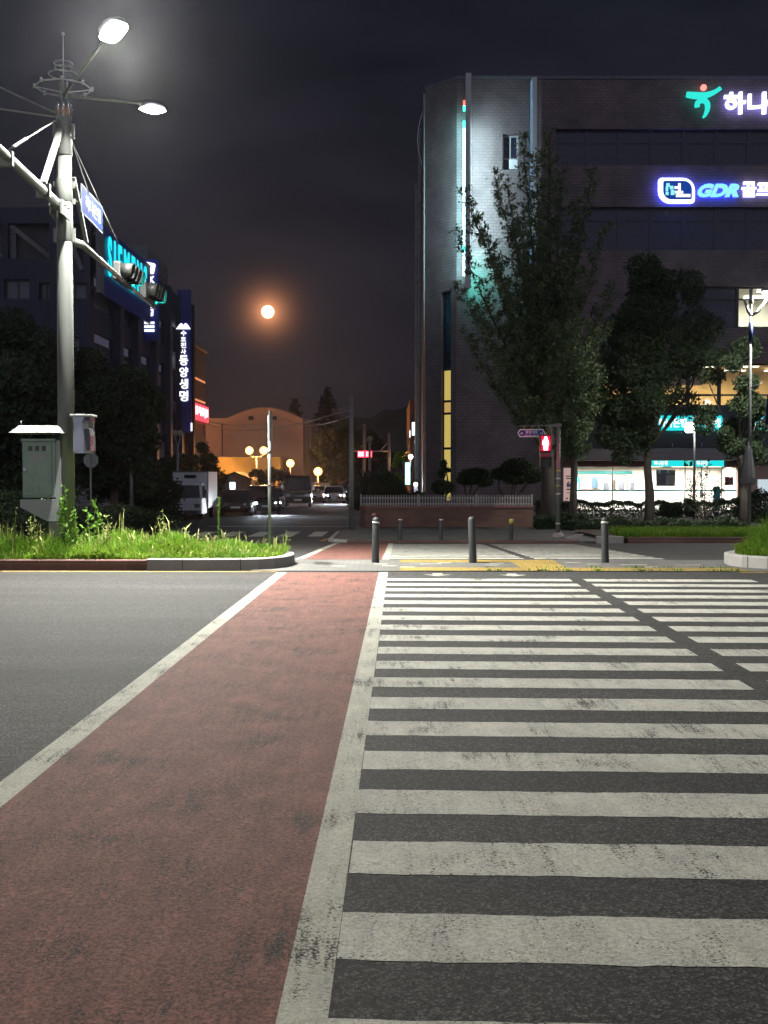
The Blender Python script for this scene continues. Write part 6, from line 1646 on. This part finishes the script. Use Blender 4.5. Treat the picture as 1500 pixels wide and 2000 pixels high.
cloud_pine(864, 51, 965, [(866, 908, 5, 9), (862, 925, 6, 7), (872, 918, 7, 3), (864, 952, 22, 14)], 'thin little pine in front of the yellow stair window')
shrub(P(742, 950, 55).x, 55, .2, 1.22, 1.1, .92, 'big round clipped bush left of the bank\'s side wall', 13000, .05, name='round_bush', cat='bush')
shrub(P(812, 950, 53).x, 53, .2, .75, .6, .40, 'low dark bush between the round bush and the thin pine', 4000, .05, name='low_bush', cat='bush')
shrub(P(700, 950, 57).x, 57, .1, .5, .4, .38, 'small dark bush behind the left end of the picket fence', 2500, .05, name='low_bush', cat='bush')
broad(P(788, 950, 92).x - .25, 92, -.45, 5, .9, 1.6, 2.9, 'green lit tree beside the teal box sign', 5000, .09, .1, 14, m='weed', fork=1.0)
# hedges and bare shrub by the hall
shrub(P(1095, 1000, 47).x, 47, ZP, .95, .9, .50, 'dark low shrub mass around the foot of the tallest ginkgo', 9000, .06, name='dark_shrub', box=True)
shrub(P(1190, 1000, 60).x, 60, ZP, 3.7, .35, .78, 'clipped hedge in front of the lit hall, left of the lantern post', 15000, .055, name='hedge', cat='hedge', box=True)
shrub(P(1400, 1000, 59).x, 59, ZP, 1.6, .4, .85, 'clipped hedge right of the lantern post', 7000, .055, name='hedge', cat='hedge', box=True)
shrub(P(1480, 1000, 52).x, 52, ZP, 1.1, .5, .75, 'dark shrub under the rolled banner at the right edge', 6000, .055)
shrub(P(1280, 1000, 46).x, 46, ZP, 3.4, .9, .32, 'low dark ground-hugging shrub bed behind the lawn strip', 14000, .055, name='shrub_bed', box=True)
t = plant_thing('bare_shrub', 'sparse little shrub with reaching branches before the hall doors', 'shrub', P(1378, 1000, 52).x, 52, ZP)
mb = MB(); pts = []; bxx = P(1378, 1000, 52).x
for px, py in ((1365, 925), (1372, 937), (1402, 945), (1384, 905), (1350, 940), (1340, 960), (1392, 960), (1376, 965), (1358, 972), (1405, 975), (1425, 925), (1330, 975)):
    v = P(px, py, 52 + RNG.uniform(-.3, .3)); q = (v.x - bxx, v.y - 52, v.z - ZP); L = limb((0, 0, .1), q, .3, 6); mb.tube(L, [.035, .03, .022, .016, .012, .006], 5); pts += [np.array(L[-1]), np.array(L[-2]), np.array(L[-3])]
mb.build('stem', M['bark'], t, world=False)
c = np.array(pts)[RNG.integers(0, len(pts), 900)] + RNG.normal(size=(900, 3)) * .10; np_mesh('foliage', leaf_quads(c, .05), M['darkleaf'], t)

# trees on the left
broad(P(60, 900, 46).x, 46, ZP, 9, 3.3, 3.7, 4.6, 'big dark tree behind the cabinet at the far left', 34000, .10, .22, 50, m='darkleaf', fork=1.6)
broad(P(225, 900, 48).x, 48, ZP, 9, 2.2, 3.7, 4.6, 'dark tree just right of the mast, below the cyan letters', 26000, .10, .2, 40, m='darkleaf', fork=1.6)
broad(P(140, 900, 52).x, 52, ZP, 9, 2.4, 3.3, 4.6, 'dark tree directly behind the mast', 20000, .10, .2, 36, m='darkleaf', fork=1.6)
broad(P(-60, 900, 44).x, 44, ZP, 9, 3.0, 3.6, 4.3, 'dark tree at the left picture edge, mostly out of view', 16000, .11, .2, 36, m='darkleaf', fork=1.6)
broad(P(392, 900, 70).x - .3, 70, ZP, 6, 1.5, 2.1, 2.3, 'dark pointed tree over the box truck, lit orange at its right rim', 14000, .08, .15, 26, m='darkleaf', fork=.8)
broad(P(335, 900, 66).x, 66, ZP, 6, 1.9, 1.8, 1.9, 'dark bushy tree left of the box truck under the blue sign', 14000, .09, .15, 26, m='darkleaf', fork=.8)
broad(P(270, 950, 54).x, 54, ZP, 5, 2.4, 1.7, 1.7, 'low dark bushy tree above the pale block fence', 15000, .09, .15, 26, m='darkleaf', fork=.8)
shrub(P(20, 960, 38.8).x, 38.8, ZP, 2.2, .8, .8, 'dark shrub behind the pedestal of the cabinet', 9000, .06)
shrub(P(225, 990, 39.5).x, 39.5, ZP, 2.0, .7, .55, 'dark shrub between the mast and the box truck', 8000, .06)
# trees down the street
conifer(P(640, 900, 175).x, 175, -.5, 15.8, 5.6, 'tall dark conifer behind the hall, the taller of two', 15000, .22)
conifer(P(576, 900, 190).x, 190, -.5, 15.2, 4.6, 'shorter dark conifer rising behind the hall roof', 9000, .22)
broad(P(640, 930, 134).x + .4, 134, -.5, 6, 1.9, 3.0, 4.2, 'tree lit orange by the globe lamp beside the hall corner', 9000, .13, .16, 22, m='zelkova', fork=1.5)
broad(P(665, 930, 150).x, 150, -.5, 9, 3.6, 4.8, 5.6, 'large dark tree between the hall and the utility pole', 12000, .2, .25, 26, m='darkleaf', fork=1.5)
broad(P(725, 930, 165).x, 165, -.5, 9, 4.2, 3.4, 4.8, 'wide dark tree behind the red LED board', 12000, .2, .25, 26, m='darkleaf', fork=1.2)
broad(P(535, 945, 105).x, 105, -.5, 5, 1.9, 1.35, 1.75, 'dark clipped pine in front of the orange wall, right of the gatehouse', 8000, .08, .12, 18, m='darkleaf', fork=.9)
broad(P(500, 935, 108).x, 108, -.5, 5, 1.2, .75, 2.2, 'small dark pine beside the gatehouse roof', 4000, .08, .1, 10, m='darkleaf', fork=1.0)

# ---- grass beds of the median
def grass(name, label, n, fn, hmin, hmax, w=.007, m='grass', lean=.35):
    X, Yb, Z, hs = fn(n)
    h = RNG.uniform(hmin, hmax, n) * hs; a = RNG.uniform(0, 2 * math.pi, n); ln = np.abs(RNG.normal(size=n)) * lean * h
    wx, wy = np.cos(a + 1.57) * w, np.sin(a + 1.57) * w; dx, dy = np.cos(a) * ln, np.sin(a) * ln
    b0 = np.stack([X - wx, Yb - wy, Z], 1); b1 = np.stack([X + wx, Yb + wy, Z], 1)
    m0 = np.stack([X - wx * .85 + dx * .30, Yb - wy * .85 + dy * .30, Z + h * .58], 1); m1 = np.stack([X + wx * .85 + dx * .30, Yb + wy * .85 + dy * .30, Z + h * .58], 1)
    t0 = np.stack([X - wx * .15 + dx, Yb - wy * .15 + dy, Z + h * (1 - .18 * np.minimum(1, ln / h * 2))], 1); t1 = np.stack([X + wx * .15 + dx, Yb + wy * .15 + dy, t0[:, 2]], 1)
    q = np.stack([b0, b1, m1, m0, m0, m1, t1, t0], 1).reshape(-1, 3)
    o = np_mesh(name, q, M[m]); tag(o, label, 'grass', kind='stuff'); return o
def inpoly_left(n):
    X = RNG.uniform(-14, -1.86, int(n)); f = RNG.uniform(0, 1, int(n))
    y0 = 20.62 + np.clip((X + 2.9) / 1.05, 0, 1) ** 2 * .75; y1 = 23.05 - np.clip((X + 2.9) / 1.05, 0, 1) ** 2 * .75
    Yb = y0 + (y1 - y0) * f
    edge = np.clip((-1.86 - X) / 1.6, .55, 1.0); lump = .8 + .25 * np.sin(X * 2.3 + 1) * np.sin(Yb * 3.1) + .15 * np.sin(X * 5.9)
    front = np.clip(.42 + (Yb - y0) * .75, .42, 1.0)
    return X, Yb, np.full(int(n), .15), edge * lump * front
grass('grass', 'bright green long grass filling the left median bed', 80000, inpoly_left, .26, .50, .009, 'grass', .5)
grass('grass_seed_heads', 'pale seed heads standing above the left median grass', 550, lambda n: (lambda a: (a[0], a[1], a[2] + .30 * a[3], a[3]))(inpoly_left(n)), .28, .48, .012, 'seed', .5)
def inpoly_right(n):
    X = RNG.uniform(6.6, 14, int(n)); f = RNG.uniform(0, 1, int(n)); k = np.clip((7.5 - X) / .9, 0, 1) ** 2 * .8
    y0 = 20.5 + k; y1 = 22.9 - k; Yb = y0 + (y1 - y0) * f
    # grows in arching tussocks
    edge = np.clip((X - 6.35) / 1.1, .5, 1.15); front = np.clip(.5 + (Yb - y0) * .5, .5, 1.0); lump = .85 + .3 * np.sin(X * 4.1) * np.sin(Yb * 3.3)
    return X, Yb, np.full(int(n), .16), edge * lump * front
grass('grass', 'arching green grass tussocks in the right median bed', 22000, inpoly_right, .45, .85, .008, 'grass', .55)
grass('grass', 'short mown grass strip behind the far brown kerb', 26000, lambda n: (RNG.uniform(7.8, 21, n), RNG.uniform(37.7, 41.0, n), np.full(n, -.31), np.full(n, 1.0)), .16, .34, .012, 'grass')
grass('weeds', 'weeds growing in the paving joints of the refuge', 330, lambda n: (lambda X: (X, 20.3 + .1 * RNG.uniform(0, 1, n) + np.where(RNG.uniform(size=n) < .4, .62, 0) - .02 * X, np.full(n, .0), 1 + 0 * X))(RNG.choice([1.9, 2.7, 3.2, 3.7, 3.75, 4.4, 4.5, 5.0, 5.7, 5.9, 6.1, 3.0], n) + RNG.normal(size=n) * .09), .03, .08, .010, 'weed', .8)
# taller leafy plants in the left bed
def leafy(px, pyt, Y, label, w=.16, leaves=120, size=.07, nst=1, m='weed', group=None):
    w *= .68; size *= .8; pyt += 6
    x, zt = XZ(px, pyt, Y); t = plant_thing('leafy_weed', label, 'plant', x, Y, .15, group); mb = MB(); cs = []
    for k in range(nst):
        tx = RNG.normal() * w * .8; H = (zt - .15) * (1 if k == 0 else RNG.uniform(.6, .95)); L = limb((RNG.normal() * .03, 0, 0), (tx if k else 0, RNG.normal() * .08, H), .08, 6); mb.tube(L, [.009, .008, .007, .006, .005, .003], 5)
        for _ in range(leaves // nst):
            f = RNG.uniform(.15, 1.0); i = min(4, int(f * 5)); p = np.array(L[i]) * (1 - (f * 5 - i)) + np.array(L[i + 1]) * (f * 5 - i); cs.append(p + RNG.normal(size=3) * np.array([w * (1.1 - f * .6), w * .8, .03]) * .6)
    mb.build('stem', M['weed'], t, world=False); np_mesh('leaves', leaf_quads(np.array(cs), size, ratio=.5), M[m], t); return t
leafy(127, 940, 21.5, 'tall leafy green weed climbing in front of the mast foot', .13, 170, .055, 4)
leafy(147, 975, 21.7, 'leafy weed just right of the mast foot', .12, 70, .055, 2)
leafy(190, 966, 21.9, 'broad-leaved weed right of the octagonal sign post', .15, 60, .07, 3)
leafy(168, 985, 21.5, 'broad-leaved weed between the mast and the next tall weed', .15, 70, .06, 3)
leafy(427, 968, 22.3, 'single tall spike weed standing in front of the parked black car', .035, 150, .028, 1)
leafy(318, 990, 22.0, 'feathery pale weed in front of the box truck', .10, 150, .035, 4, 'seed')
leafy(28, 985, 22.0, 'thin pale weed at the left of the cabinet pedestal', .05, 60, .03, 2, 'seed')
leafy(65, 1000, 21.4, 'low bushy weed under the cabinet pedestal', .14, 120, .035, 4, 'seed')
leafy(560, 1030, 22.5, 'wispy weed over the rounded kerb tip of the left bed', .12, 40, .03, 4, 'seed')
leafy(205, 1000, 21.3, 'pale flowering weed low between the mast and the box truck', .16, 120, .035, 4, 'seed')

# ---- thin haze volume added to give the lamps a glow
hz_m = bpy.data.materials.new("haze_air"); hz_m.use_nodes = True; nt = hz_m.node_tree; nt.nodes.clear(); out = nt.nodes.new('ShaderNodeOutputMaterial')
pv = nt.nodes.new('ShaderNodeVolumePrincipled'); pv.inputs['Color'].default_value = (.9, .9, 1.0, 1); pv.inputs['Density'].default_value = HAZE; pv.inputs['Anisotropy'].default_value = .93
nt.links.new(pv.outputs[0], out.inputs['Volume'])
if HAZE > 0:
    mb = MB(); mb.box(-960, 960, -90, 1290, -2.0, 60); o = mb.build('haze', hz_m); o['kind'] = 'stuff'
